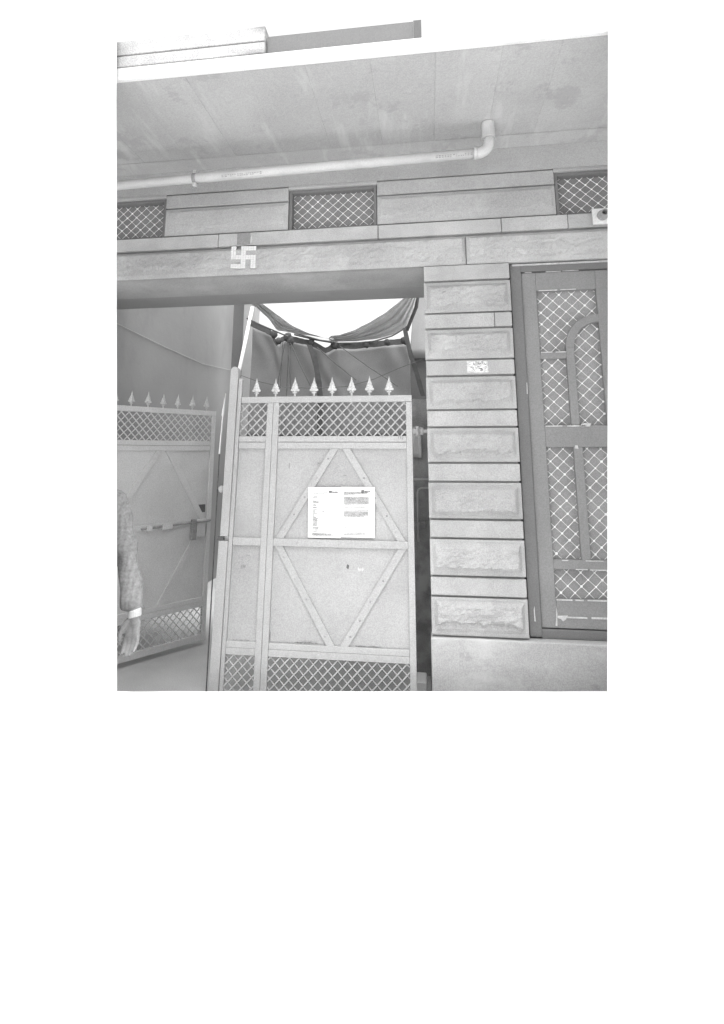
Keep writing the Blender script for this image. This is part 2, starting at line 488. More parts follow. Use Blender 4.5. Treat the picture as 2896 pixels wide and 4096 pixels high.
# added white piers that fill the blank sides of the view, no real porch
def pier(xi0, xi1, xo0, xo1, z0, z1):
    bm = bmesh.new()
    rows = []
    n = 14
    for k in range(n + 1):
        t = k / n
        z = z0 + (z1 - z0) * t
        xi = xi0 + (xi1 - xi0) * t; xo = xo0 + (xo1 - xo0) * t
        w_ = 0.002 * nz(z * 3, xi, 0)
        rows.append([bm.verts.new(p) for p in ((xi + w_, -1.15, z), (xi + w_, -0.93, z), (xo, -0.93, z), (xo, -1.15, z))])
    for a, b in zip(rows, rows[1:]):
        for i in range(4): bm.faces.new((a[i], a[(i + 1) % 4], b[(i + 1) % 4], b[i]))
    bm.faces.new(rows[0]); bm.faces.new(rows[-1][::-1])
    p_ = obj('added_pier', bm, M_WHITE, house)
    side = 1 if xi0 < 0 else -1
    a_, b_ = sorted((xi0 + side * 0.16, xo0 - side * 0.1))
    one_box('added_footing', M_WHITE, p_, a_, b_, -1.24, -0.925, z0, 0.494, bev=0.004)  # added base that covers the shaded ground beside the pier
    return p_
pier(-1.306, -1.700, -2.75, -2.45, GZ - 0.05, 4.3)
pier(0.607, 0.967, 1.95, 1.72, GZ - 0.05, 4.3)

# inner walls of the gateway and yard
one_box('yard_side_wall', M_INWALL, house, -2.85, -2.60, 0.424, 3.30, -0.1, 4.2)
one_box('yard_back_recess', M_DARKWALL, house, -2.85, -2.42, 3.62, 3.75, -0.1, 4.2)  # slab coloured dark for the shade inside the recess
one_box('yard_pillar', mat('yard_pillar_plaster', 0.36, .06, 2, .07), house, -2.50, -2.335, 3.42, 3.60, -0.1, 4.2)
one_box('yard_low_wall', mat('yard_low_wall', 0.30, 0.1, 2, 0.05), house, -2.33, 0.3, 3.25, 3.4, -0.1, 1.775)
one_box('yard_right_wall', M_PLASTER, house, 0.05, 0.3, 0.424, 3.24, -0.1, 2.6)

# ---- ventilators with woven wire mesh
for k, (a, b) in enumerate(VENTS):
    v = one_box('ventilator', M_SCREEN_D, house, a + 0.016, b - 0.016, 0.062, 0.075, 3.016, 3.288)
    for (x0, x1, z0, z1) in ((a, a + 0.022, 3.001, 3.3025), (b - 0.022, b, 3.001, 3.3025), (a + 0.0222, b - 0.0222, 3.001, 3.019), (a + 0.0222, b - 0.0222, 3.281, 3.3025)):
        bm = bmesh.new(); box(bm, x0, x1, 0.012, 0.068, z0, z1, bev=0.002)
        obj('frame_bar', bm, M_FRAME, v)
    wire_mesh('wire_mesh', v, a + 0.022, b - 0.022, 3.019, 3.281, 0.0715, 0.066, 0.052, ox=0.018 + 0.01 * k, oz=0.01, wr=0.0017, kr=0.0074)

# ---- door: frame, stiles, rails, quarter arch and mesh panels
DY = 0.055
door = one_box('door', M_SCREEN, house, 0.616, 1.159, DY + 0.026, DY + 0.034, 0.525, 2.64)
def dbox(name, x0, x1, z0, z1, y0=DY, y1=DY + 0.025, mtl=M_DOOR, bev=0.002):
    return one_box(name, mtl, door, x0, x1, y0, y1, z0, z1, bev=bev)
dbox('door_frame', 0.546, 0.613, 0.478, 2.699, DY - 0.02, DY + 0.07, M_FRAME)
dbox('door_frame', 1.163, 1.229, 0.478, 2.699, DY - 0.02, DY + 0.07, M_FRAME)
dbox('door_frame', 0.6135, 1.1625, 2.648, 2.699, DY - 0.019, DY + 0.07, M_FRAME)
dbox('threshold', 0.6135, 1.1625, 0.468, 0.516, DY - 0.012, DY + 0.07, M_FRAME)
dbox('stile', 0.617, 0.705, 0.522, 2.644)
dbox('stile', 1.069, 1.159, 0.522, 2.644)
dbox('rail', 0.7055, 1.0685, 2.520, 2.644)
dbox('rail', 0.7055, 0.8615, 2.080, 2.124)
dbox('rail', 0.7055, 1.0685, 1.538, 1.668)
dbox('rail', 0.7055, 1.0685, 0.840, 0.893)
dbox('rail', 0.7055, 1.0685, 0.522, 0.678)
dbox('mullion', 0.8618, 0.911, 1.6685, 2.150)
dbox('mullion', 0.864, 0.916, 0.8935, 1.5375)
bm = bmesh.new()
arc_o = [(1.0685 + 0.2065 * math.cos(t), 2.1505 + 0.2065 * math.sin(t)) for t in [math.pi * (1 - k / 28) for k in range(0, 15)]]
arc_i = [(1.0685 + 0.157 * math.cos(t), 2.1505 + 0.157 * math.sin(t)) for t in [math.pi * (1 - k / 28) for k in range(0, 15)]]
for k in range(14):
    poly_prism(bm, [arc_o[k], arc_o[k + 1], arc_i[k + 1], arc_i[k]], DY, DY + 0.025)
bmesh.ops.remove_doubles(bm, verts=bm.verts, dist=1e-5)
obj('arch_rail', bm, M_DOOR, door)
MY = DY + 0.017
def out_arc(x, z, r): return (x - 1.0685) ** 2 + (z - 2.1505) ** 2 > r * r or (z < 2.1505 and x < 1.0685 - r)
pan = [
    (0.7055, 1.0685, 2.1245, 2.5195, lambda x, z: 0.709 < x < 1.066 and 2.127 < z < 2.517 and (((x - 1.0685) ** 2 + (z - 2.1505) ** 2) > 0.2065 ** 2) and not (z < 2.16 and x > 0.86)),
    (0.7055, 0.8615, 1.6685, 2.0795, None),
    (0.9115, 1.0685, 1.6685, 2.3075, lambda x, z: 0.913 < x < 1.067 and 1.67 < z and (z < 2.1505 or (x - 1.0685) ** 2 + (z - 2.1505) ** 2 < 0.155 ** 2)),
    (0.7055, 0.8635, 0.8935, 1.5375, None),
    (0.9165, 1.0685, 0.8935, 1.5375, None),
    (0.7055, 1.0685, 0.6785, 0.8395, None)]
for k, (x0, x1, z0, z1, fn) in enumerate(pan):
    wire_mesh('wire_mesh', door, x0, x1, z0, z1, 0.0775, 0.0755, MY, wr=0.0018, kr=0.0078, inside=fn, ox=0.022 + 0.006 * (k % 3), oz=0.03)
# light, flaked moulding edges of the rails
def ledge(x0, x1, z, h=0.006, skip=0.25):
    x = x0
    while x < x1:
        L_ = random.uniform(0.03, 0.12)
        if random.random() > skip:
            one_box('flaked_edge', M_CHIP, door, x, min(x + L_, x1), DY - 0.004, DY + 0.001, z - h * random.uniform(.3, .6), z + h * random.uniform(.2, .5))
        x += L_ + random.uniform(0.0, 0.03)
ledge(0.72, 1.06, 2.523, 0.007); ledge(0.71, 0.86, 2.122, 0.007); ledge(0.708, 1.066, 1.664, 0.008); ledge(0.71, 1.066, 0.891, 0.008)
ledge(0.71, 1.066, 0.842, 0.008, 0.1); ledge(0.707, 1.066, 0.676, 0.009, 0.05); ledge(0.76, 1.066, 0.583, 0.009, 0.0); ledge(0.64, 1.0, 2.647, 0.006, 0.5)
for (pts) in ([(0.708, 0.588), (0.765, 0.592), (0.75, 0.568), (0.735, 0.560), (0.726, 0.572), (0.708, 0.576)],
              [(0.693, 0.535), (0.703, 0.533), (0.707, 0.60), (0.703, 0.64), (0.700, 0.57)],
              [(0.918, 1.655), (0.965, 1.66), (0.975, 1.678), (0.94, 1.682), (0.915, 1.675)],
              [(0.868, 1.530), (0.89, 1.528), (0.886, 1.55), (0.872, 1.548)],
              [(0.606, 1.86), (0.611, 1.86), (0.612, 1.93), (0.608, 1.93)],
              [(0.575, 0.56), (0.581, 0.56), (0.579, 0.64), (0.574, 0.62)]):
    bm = bmesh.new(); poly_prism(bm, pts, DY - 0.004 if pts[0][0] > 0.615 else DY - 0.0235, DY + 0.001 if pts[0][0] > 0.615 else DY - 0.019)
    obj('flaked_patch', bm, M_CHIP, door)
one_box('flaked_edge', M_CHIP, door, 0.56, 1.15, DY - 0.024, DY - 0.02, 2.686, 2.697)

# ------------------------------------------------------------------ gate leaves
def finial(bm, x, z, y, h, f):
    w_ = h / 0.125
    prof = [(0.006, 0.0), (0.006, 0.022), (0.015, 0.024), (0.015, 0.030), (0.008, 0.034), (0.011, 0.040), (0.022, 0.036), (0.029, 0.041), (0.027, 0.050), (0.020, 0.054), (0.021, 0.064), (0.016, 0.070), (0.015, 0.082), (0.009, 0.092), (0.005, 0.108), (0.0012, 0.127)]
    prof = [(a * w_ * 1.02, b * w_) for a, b in prof]
    front, mid, backv = [], [], []
    L_ = [bm.verts.new(f(x - a, y, z + b)) for a, b in prof]
    Rr = [bm.verts.new(f(x + a, y, z + b)) for a, b in prof]
    Fc = [bm.verts.new(f(x, y - 0.004 - 0.25 * a, z + b)) for a, b in prof]
    Bc = [bm.verts.new(f(x, y + 0.004 + 0.25 * a, z + b)) for a, b in prof]
    for i in range(len(prof) - 1):
        for A, B in ((L_, Fc), (Fc, Rr), (Rr, Bc), (Bc, L_)):
            bm.faces.new((A[i], B[i], B[i + 1], A[i + 1]))
    bm.faces.new((L_[0], Bc[0], Rr[0], Fc[0])); bm.faces.new((L_[-1], Fc[-1], Rr[-1], Bc[-1]))

def strip(bm, p, q, wd, y0, y1, f, zc=None):
    """flat bar from p to q (x,z), width wd, optionally cut level at heights zc=(lo,hi)"""
    d = Vector((q[0] - p[0], q[1] - p[1])); n = Vector((-d.y, d.x)).normalized() * wd / 2
    if zc:
        hw = wd / 2 / abs(d.normalized().y)
        lo, hi = zc
        def xat(z): return p[0] + (q[0] - p[0]) * (z - p[1]) / (q[1] - p[1])
        pts = [(xat(lo) - hw, lo), (xat(lo) + hw, lo), (xat(hi) + hw, hi), (xat(hi) - hw, hi)]
    else:
        pts = [(p[0] + n.x, p[1] + n.y), (p[0] - n.x, p[1] - n.y), (q[0] - n.x, q[1] - n.y), (q[0] + n.x, q[1] + n.y)]
    poly_prism(bm, pts, y0, y1, f)

def lattice(parent, mtl, x0, x1, z0, z1, f, pitch=0.056, wd=0.0075, name='lattice'):
    base = None
    H = z1 - z0; k_ = 1.0 / 1.08
    for dirn, yy in ((1, 0.006), (-1, 0.011)):
        c = x0 - H * k_ + (0.02 if dirn == 1 else 0.035)
        while c < x1:
            # bar from (c,z0 or z1) climbing over H*k_
            a, b = c, c + H * k_
            ta = max(0.0, (x0 - a) / (b - a)); tb = min(1.0, (x1 - a) / (b - a))
            if tb - ta > 0.04:
                za, zb = (z0 + H * ta, z0 + H * tb)
                if dirn == -1: za, zb = (z1 - H * ta, z1 - H * tb)
                bm = bmesh.new()
                strip(bm, (a + (b - a) * ta, za), (a + (b - a) * tb, zb), wd * (1.0 if dirn == -1 else 0.8) * random.uniform(.92, 1.08), (0.006 if dirn == -1 else 0.0112), (0.0105 if dirn == -1 else 0.0155), f)
                if base is None:
                    base = obj(name, bm, mtl, parent)
                else:
                    obj('bar', bm, mtl, base)
            c += pitch * random.uniform(.985, 1.015)
    return base

RIV = None
def rivet(parent, mtl, x, y, z, f):
    bm = bmesh.new()
    b2 = bmesh.new()
    bmesh.ops.create_icosphere(b2, subdivisions=1, radius=0.0065)
    merge(bm, b2, lambda a, b, c: f(a + x, b * 0.6 + y, c + z))
    return obj('rivet', bm, mtl, parent)

def leaf(root, f, V, frame, sheet, fin_x, finh=0.125, rivets=True, braces=True):
    """V: dict of x positions from the hinge; f maps leaf coordinates to the world (y outwards negative)"""
    def B(name, x0, x1, z0, z1, y0=0.0, y1=0.03, mtl=frame, bev=0.0015):
        bm = bmesh.new(); box(bm, x0, x1, y0, y1, z0, z1, f=f, bev=bev)
        return obj(name, bm, mtl, root)
    TOP, T0, R1, R1m, R0, M1, M0, L1, L0, LB, BT = 1.862, 1.822, 1.608, 1.570, 1.530, 0.983, 0.938, 0.382, 0.310, 0.105, 0.058
    pan = V['panels']           # list of (x0,x1) between verticals
    lo, hi = min(p[0] for p in pan), max(p[1] for p in pan)
    for (a, b, z0, z1) in V['posts']:
        B('stile', a, b, z0, z1)
    for (a, b) in pan:
        B('rail', a + 0.0005, b - 0.0005, R1m + 0.002, R1, 0.001)
        B('rail', a + 0.0005, b - 0.0005, R0, R1m - 0.001, 0.0022)
        B('rail', a + 0.0005, b - 0.0005, M0, M1, 0.001)
        B('rail', a + 0.0005, b - 0.0005, L0, L0 + 0.038, 0.001)
        B('rail', a + 0.0005, b - 0.0005, L0 + 0.0395, L1, 0.0022)
        B('rail', a + 0.0005, b - 0.0005, BT, LB, 0.001)
        for (z0, z1) in ((M1, R0), (L1, M0)):
            bm = bmesh.new()
            n1, n2 = max(3, int((b - a) / 0.05)), 11
            g = [[bm.verts.new(f(a + (b - a) * i / n1, 0.017 + 0.002 * nz(a * 7 + i * .35, z0 * 5 + j * .35, 3), z0 + (z1 - z0) * j / n2)) for i in range(n1 + 1)] for j in range(n2 + 1)]
            for j in range(n2):
                for i in range(n1): bm.faces.new((g[j][i], g[j][i + 1], g[j + 1][i + 1], g[j + 1][i]))
            e = bmesh.ops.extrude_face_region(bm, geom=list(bm.faces))
            off = Vector(f(0.5, 0.0195, 1.0)) - Vector(f(0.5, 0.017, 1.0))
            bmesh.ops.translate(bm, verts=[v for v in e['geom'] if isinstance(v, bmesh.types.BMVert)], vec=off)
            obj('sheet_panel', bm, sheet, root, smooth=False)
        lattice(root, frame, a, b, R1, T0, f)
        lattice(root, frame, a, b, LB, L0, f)
    bm = bmesh.new(); box(bm, V['top'][0], V['top'][1], -0.001, 0.031, T0, TOP, f=f, bev=0.0015)
    obj('top_rail', bm, frame, root)
    a, b = max(pan, key=lambda p: p[1] - p[0])
    if braces:
        cx = V.get('apex', (a + b) / 2)
        br = [((cx, R0 + 0.02), (a - 0.005, M1 - 0.02), M1, R0), ((cx, R0 + 0.02), (b + 0.005, M1 - 0.02), M1, R0),
              ((a - 0.005, M0 + 0.02), (cx, L1 - 0.02), L1, M0), ((b + 0.005, M0 + 0.02), (cx, L1 - 0.02), L1, M0)]
        for k, (p, q, zl, zh) in enumerate(br):
            sgn = (1 if q[0] > p[0] else -1) * (1 if k < 2 else -1) * 0.025
            p2 = (p[0] + (sgn if k < 2 else -sgn * -0), p[1]); q2 = q
            if k < 2: q2 = (q[0] - sgn * 1.2, q[1])
            else: p2 = (p[0] + (0.028 if p[0] < cx else -0.028), p[1]); q2 = (q[0] - (0.026 if p[0] < cx else -0.026), q[1])
            bm = bmesh.new(); strip(bm, p2, q2, 0.041, 0.0055, 0.0165, f, zc=(zl + 0.001, zh - 0.001))
            o = obj('brace', bm, frame, root)
            if rivets:
                for t in (0.14, 0.34, 0.54, 0.72, 0.87):
                    rivet(o, M_MIDMET if random.random() < .5 else frame, p2[0] + (q2[0] - p2[0]) * t + random.uniform(-.004, .004), 0.0045, p2[1] + (q2[1] - p2[1]) * t, f)
        if rivets:
            for t in (0.17, 0.5, 0.66, 0.82):
                rivet(root, frame, a + (b - a) * t, 0.0005, 0.958, f)
    for x in fin_x:
        bm = bmesh.new(); finial(bm, x, TOP - 0.002, 0.014, finh * random.uniform(.96, 1.04), f)
        obj('spear_finial', bm, M_FIN, root)

# right leaf: hung on the pillar, standing closed and sheared outwards low down at its free end to match the image
def f_right(x, y, z):
    shear = 0.034 * (1.86 - z) / 1.5 * min(1.2, x / 1.05) if z < 1.9 else 0.0
    tilt = 0.004 * x
    return (-0.098 - x - shear, 0.012 + y, z + tilt)
gate_r = thing('gate_leaf', 'pale painted iron gate leaf with two notices pasted on it, standing closed beside stone pillar', 'gate', (-0.7, 0.03, 0.02))
VR = {'panels': [(0.037, 0.851), (0.930, 1.107)], 'apex': 0.449,
      'posts': [(0.0, 0.0365, 0.056, 1.82), (0.8515, 0.889, 0.056, 1.8205), (0.891, 0.9295, 0.056, 1.8205), (1.1075, 1.131, 0.056, 1.985)],
      'top': (0.0, 1.107)}
fx = [-1.11, -0.981, -0.852, -0.726, -0.607, -0.48, -0.365, -0.24]
leaf(gate_r, f_right, VR, M_GATE, M_SHEET, [-0.098 - q for q in fx])
# rounded meeting post at the free end, in two lengths with a dark latch stub between
bm = bmesh.new()
pts = [(1.134, 0.99), (1.134, 2.03)] + [(1.1595 + 0.0255 * math.cos(t), 2.035 + 0.028 * math.sin(t)) for t in [math.pi * (1 - k / 8) for k in range(1, 8)]] + [(1.185, 2.03), (1.185, 0.99)]
poly_prism(bm, pts, -0.008, 0.04, f_right)
obj('meeting_post', bm, M_GATE, gate_r)
bm = bmesh.new(); box(bm, 1.134, 1.192, -0.008, 0.04, 0.056, 0.962, f=f_right, bev=0.002)
obj('meeting_post', bm, M_GATE, gate_r)
bm = bmesh.new(); box(bm, 1.165, 1.205, -0.002, 0.02, 0.966, 0.988, f=f_right, bev=0.002)
obj('latch_stub', bm, M_DARKMET, gate_r)
# keyhole rust mark in the lower sheet
bm = bmesh.new(); poly_prism(bm, [(0.386, 0.835), (0.398, 0.842), (0.403, 0.822), (0.392, 0.812), (0.388, 0.82)], 0.0145, 0.0162, f_right)
obj('rust_spot', bm, M_DARKMET, gate_r)
M_HINGE = mat('hinge_paint', 0.24, .15, 20, .1)
# scuffs, drips and rust lines on the paint, each with its own ragged outline
def scuff(x0, x1, z0, z1, y, mtl, n=14):
    bm = bmesh.new()
    top = [(x0 + (x1 - x0) * i / n, z1 - (z1 - z0) * .45 * random.random()) for i in range(n + 1)]
    bot = [(x0 + (x1 - x0) * i / n, z0 + (z1 - z0) * .45 * random.random()) for i in range(n + 1)]
    poly_prism(bm, top + bot[::-1], y, y + 0.0007, f_right)
    return obj('scuff', bm, mtl, gate_r)
M_SCUFF = mat('rust_scuff', 0.20, 0.3, 60, 0.2)
M_SCUFF2 = mat('faded_scuff', 0.30, 0.2, 60, 0.2)
for (a, b, c, d, mm) in ((0.565, 0.70, 0.386, 0.396, M_SCUFF), (0.585, 0.66, 0.394, 0.404, M_SCUFF2), (0.46, 0.56, 0.385, 0.390, M_SCUFF2), (0.20, 0.345, 0.384, 0.392, M_SCUFF), (0.70, 0.845, 0.385, 0.390, M_SCUFF2), (0.05, 0.2, 0.384, 0.388, M_SCUFF2), (0.97, 1.07, 0.385, 0.393, M_SCUFF2),
                        (0.060, 0.064, 1.575, 1.612, M_SCUFF), (0.072, 0.075, 1.585, 1.612, M_SCUFF), (0.083, 0.087, 1.578, 1.612, M_SCUFF2), (0.56, 0.60, 1.43, 1.447, M_SCUFF2), (0.77, 0.775, 1.40, 1.45, M_SCUFF2), (0.30, 0.335, 0.80, 0.83, mat('pale_scrape', .52, .1, 40, .1)), (1.02, 1.05, 0.80, 0.82, M_SCUFF2), (0.995, 1.02, 0.872, 0.876, M_SCUFF), (0.41, 0.43, 1.36, 1.372, M_SCUFF2), (0.845, 0.8485, 0.39, 0.45, M_SCUFF)):
    scuff(a, b, c, d, -0.0012 if c > 1.56 else 0.0135, mm)
# hinge barrel to the pillar
for zc in (1.637,):
    bm = bmesh.new()
    tube(bm, [(-0.068, 0.03, zc - 0.032), (-0.068, 0.03, zc + 0.032)], 0.011, 10)
    box(bm, -0.097, -0.07, 0.02, 0.04, zc - 0.014, zc + 0.014)
    o = obj('hinge', bm, M_HINGE, gate_r)
    bm = bmesh.new(); tube(bm, [(-0.040, 0.03, zc - 0.022), (-0.040, 0.03, zc + 0.022)], 0.011, 10); box(bm, -0.05, 0.0, 0.026, 0.036, zc - 0.01, zc + 0.01)
    obj('hinge_pin', bm, M_HINGE, o)

# left leaf: swung inwards on its left hinge
HX, HY, ANG = -2.505, 0.030, math.atan2(0.806, 0.593)
ca, sa = math.cos(ANG), math.sin(ANG)
def f_left(x, y, z):
    return (HX + x * ca - y * sa * 1.0, HY + x * sa + y * ca, z - 0.004)
gate_l = thing('gate_leaf', 'pale iron gate leaf with sliding bolt, swung inwards into the yard behind the person', 'gate', (-2.1, 0.6, 0.02))
VL = {'panels': [(0.349, 1.163), (0.060, 0.270)], 'apex': 0.765,
      'posts': [(1.1635, 1.200, 0.056, 1.82), (0.271, 0.308, 0.056, 1.8205), (0.310, 0.3485, 0.056, 1.8205), (0.0, 0.0595, 0.056, 1.82)],
      'top': (0.0, 1.200)}
leaf(gate_l, f_left, VL, M_GATE2, M_SHEET2, [1.2 - t for t in (0.087, 0.215, 0.343, 0.464, 0.587, 0.715, 0.835, 0.96, 1.085)], finh=0.118, rivets=False)
# sliding bolt and hasp on the left leaf
def fb(name, x0, x1, y0, y1, z0, z1, mtl):
    bm = bmesh.new(); box(bm, x0, x1, y0, y1, z0, z1, f=f_left, bev=0.001); return obj(name, bm, mtl, gate_l)
bm = bmesh.new(); tube(bm, [(0.62, -0.012, 0.955), (1.19, -0.012, 0.968)], 0.008, 8, f=f_left); obj('sliding_bolt', bm, M_MIDMET, gate_l)
fb('bolt_bracket', 0.66, 0.70, -0.022, 0.0, 0.935, 0.975, M_GATE2); fb('bolt_bracket', 0.78, 0.86, -0.022, 0.0, 0.936, 0.978, M_GATE2)
fb('hasp', 1.02, 1.06, -0.024, 0.0, 0.83, 0.99, M_MIDMET)
fb('lock_plate', 1.075, 1.15, -0.004, 0.0, 0.845, 0.975, M_GATE2)
fb('lock_opening', 1.08, 1.15, 0.013, 0.016, 1.035, 1.10, M_DARKMET); fb('lock_lip', 1.074, 1.155, 0.010, 0.015, 1.098, 1.106, M_GATE2)
# white bar put in for the bright gap at the meeting edge
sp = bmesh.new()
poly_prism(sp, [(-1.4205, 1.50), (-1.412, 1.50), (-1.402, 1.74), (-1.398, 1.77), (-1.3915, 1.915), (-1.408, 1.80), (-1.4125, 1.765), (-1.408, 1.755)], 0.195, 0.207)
tag(obj('bright_gap_bar', sp, M_WHITE), 'slim white bar put in for the bright gap between the two gate leaves', 'bar')
# its foot down to the floor keeps it standing
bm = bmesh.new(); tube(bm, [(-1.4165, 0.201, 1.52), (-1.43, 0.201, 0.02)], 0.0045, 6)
obj('foot_rod', bm, M_DARKMET, bpy.data.objects['bright_gap_bar'])
bm = bmesh.new()
b2 = bmesh.new(); bmesh.ops.create_icosphere(b2, subdivisions=2, radius=0.021); merge(bm, b2, lambda x, y, z: (x * (1 + .2 * nz(x * 60, y * 60, z * 60)) - 1.338, y * .8 + 0.075, z * 1.15 + 1.275))
tag(obj('tied_knot', bm, M_PALE, None), 'crumpled white knot of cloth tied on the edge of the closed gate leaf', 'cloth')

# ------------------------------------------------------------------ pasted notices
def sheet(x0, x1, z0, z1, label, curl):
    bm = bmesh.new()
    n = 6
    fr = [[bm.verts.new((x0 + (x1 - x0) * i / n + 0.002 * (j / n - .5) * (1 if i else -1), 0.0135 - 0.0015 * abs(nz(i * .7, j * .7, curl)) - 0.002 * (curl * (i == n) * (j == 0)), z0 + (z1 - z0) * j / n)) for i in range(n + 1)] for j in range(n + 1)]
    for j in range(n):
        for i in range(n): bm.faces.new((fr[j][i], fr[j][i + 1], fr[j + 1][i + 1], fr[j + 1][i]))
    e = bmesh.ops.extrude_face_region(bm, geom=list(bm.faces))
    bmesh.ops.translate(bm, verts=[v for v in e['geom'] if isinstance(v, bmesh.types.BMVert)], vec=(0, 0.0005, 0))
    o = obj('notice_sheet', bm, M_PAPER)
    return tag(o, label, 'notice', 'notices pasted on the gate')
def lines(parent, rows, x0, z1, sx, sz, mtl, name):
    bm = bmesh.new()
    for (a, b, v, h) in rows:
        x = a
        while x < b:
            wl = random.uniform(0.008, 0.03)
            e = min(b, x + wl)
            if e - x > 0.003:
                h2 = h * random.uniform(.75, 1.1)
                box(bm, x0 + x * sx, x0 + e * sx, 0.0105, 0.0112, z1 - (v + h2) * sz, z1 - v * sz)
            x = e + random.uniform(0.004, 0.010)
    return obj(name, bm, mtl, parent, kind='stuff')
WS, HS = 0.205, 0.299
n1 = sheet(-0.748, -0.542, 0.996, 1.296, 'left white notice sheet on the gate, printed with a narrow column of short lines', 0.4)
n2 = sheet(-0.5405, -0.334, 1.001, 1.299, 'right white notice sheet on the gate, printed with full paragraphs', 0.9)
rows1 = [(0.16, 0.50, 0.130, 0.012)] + [(0.45, 0.58, 0.105, 0.009), (0.74, 0.90, 0.145, 0.008), (0.42, 0.52, 0.475, 0.012)]
for v, b in ((.185, .27), (.21, .30), (.27, .22), (.29, .46), (.30, .33), (.345, .24), (.365, .26), (.395, .24), (.41, .38), (.44, .30), (.47, .22), (.495, .22), (.52, .30), (.55, .19), (.575, .21), (.60, .25), (.62, .32), (.64, .28), (.66, .30), (.69, .33), (.715, .28), (.74, .28), (.765, .28), (.80, .38), (.82, .31), (.85, .32), (.885, .30)):
    rows1.append((0.14, b, v, 0.010))
rows1 += [(0.13, 0.74, 0.92, 0.009), (0.13, 0.72, 0.935, 0.009), (0.13, 0.77, 0.955, 0.009)]
lines(n1, rows1, -0.748, 1.296, WS, HS, M_INKP, 'print')
rows2 = [(0.08, 0.80, 0.105, 0.010), (0.08, 0.78, 0.122, 0.012), (0.08, 0.42, 0.143, 0.010), (0.08, 0.2, 0.175, 0.006)]
rows2 += [(0.08, 0.84, 0.205 + 0.023 * k, 0.012) for k in range(6)]
rows2 += [(0.08, 0.82 - 0.1 * (k % 3 == 2), 0.350 + 0.028 * k, 0.007) for k in range(5)]
rows2 += [(0.08, 0.82 if k < 4 else 0.70, 0.49 + 0.022 * k, 0.011) for k in range(5)]
rows2 += [(0.09, 0.17, 0.80, 0.010), (0.08, 0.60, 0.885, 0.010), (0.10, 0.75, 0.915, 0.009), (0.08, 0.80, 0.940, 0.010)]
lines(n2, rows2, -0.5405, 1.299, WS, HS, M_INKP, 'print')
for o, lx, lz in ((n1, -0.618, 1.275), (n2, -0.416, 1.280)):
    bm = bmesh.new()
    x0 = lx; z0 = lz
    for (a, b, c, d) in ((0, .018, 0, .003), (0, .018, .010, .013), (0, .003, .003, .010), (.015, .018, .003, .010), (.005, .013, .005, .008)):
        box(bm, x0 + a, x0 + b, 0.0102, 0.0112, z0 - d, z0 - c)
    x = x0 + .021
    for k in range(8):
        h = random.uniform(.005, .0075); box(bm, x, x + .0032, 0.0102, 0.0112, z0 - .012, z0 - .012 + h); x += .0045
    obj('logo', bm, M_INK, o)

# ------------------------------------------------------------------ drain pipe under the balcony
PY = -0.26
pipe = thing('drain_pipe', 'grey plastic drain pipe with printed marks and elbow running under the balcony slab', 'pipe', (0.41, PY, 3.30))
def pz(x): return 3.273 + (x + 2.016) * 0.0188
bm = bmesh.new(); tube(bm, [(-2.7, PY, pz(-2.7)), (0.335, PY, pz(0.335))], 0.031, 20); obj('pipe_run', bm, M_PVC, pipe, smooth=True)
bm = bmesh.new()
c0 = Vector((0.335, PY, pz(0.335)))
pts = [c0] + [Vector((0.345 + 0.066 * math.sin(t), PY, pz(0.335) + 0.066 * (1 - math.cos(t)))) for t in [math.pi / 2 * k / 8 for k in range(9)]] + [Vector((0.411, PY, 3.42))]
tube(bm, pts, 0.0345, 20); obj('elbow', bm, M_PVC, pipe, smooth=True)
bm = bmesh.new(); tube(bm, [(0.411, PY, 3.405), (0.411, PY, 3.408), (0.411, PY, 3.512), (0.411, PY, 3.5135)], [0.034, 0.0395, 0.0395, 0.038], 20)
tube(bm, [(0.411, PY, 3.405), (0.411, PY, 3.415)], 0.0425, 20)
obj('coupling', bm, M_PVC, pipe, smooth=False)
bm = bmesh.new(); tube(bm, [(0.318, PY, pz(.318)), (0.336, PY, pz(.336))], 0.0365, 20); obj('collar', bm, M_PVC, pipe, smooth=False)
xc = -1.483
bm = bmesh.new(); tube(bm, [(xc - .012, PY, pz(xc)), (xc + .012, PY, pz(xc))], 0.0335, 18); o = obj('clamp', bm, M_MIDMET, pipe)
for dz in (0.043, -0.043):
    bm = bmesh.new(); box(bm, xc - .012, xc + .012, PY - .012, PY + .012, pz(xc) + dz - .012, pz(xc) + dz + .012, bev=.002); tube(bm, [(xc, PY - .02, pz(xc) + dz), (xc, PY + .02, pz(xc) + dz)], .007, 8)
    obj('clamp_lug', bm, M_PVC, o)
bm = bmesh.new()
for (a, b) in ((-1.29, -1.03), (0.085, 0.33)):
    x = a
    while x < b:
        l_ = random.uniform(.006, .016)
        for row in (0, 1):
            if random.random() < 0.8:
                t = R(198 + row * 16); r_ = 0.0316
                yy, zz = PY + r_ * math.cos(t), r_ * math.sin(t)
                t2 = t + 0.17
                yy2, zz2 = PY + r_ * math.cos(t2), r_ * math.sin(t2)
                v = [bm.verts.new(p) for p in ((x, yy, pz(x) + zz), (x + l_, yy, pz(x + l_) + zz), (x + l_, yy2, pz(x + l_) + zz2), (x, yy2, pz(x) + zz2))]
                bm.faces.new(v)
        x += l_ + random.uniform(.003, .008)
obj('printed_marks', bm, mat('pipe_ink', 0.28, 0.2, 60, 0), pipe)

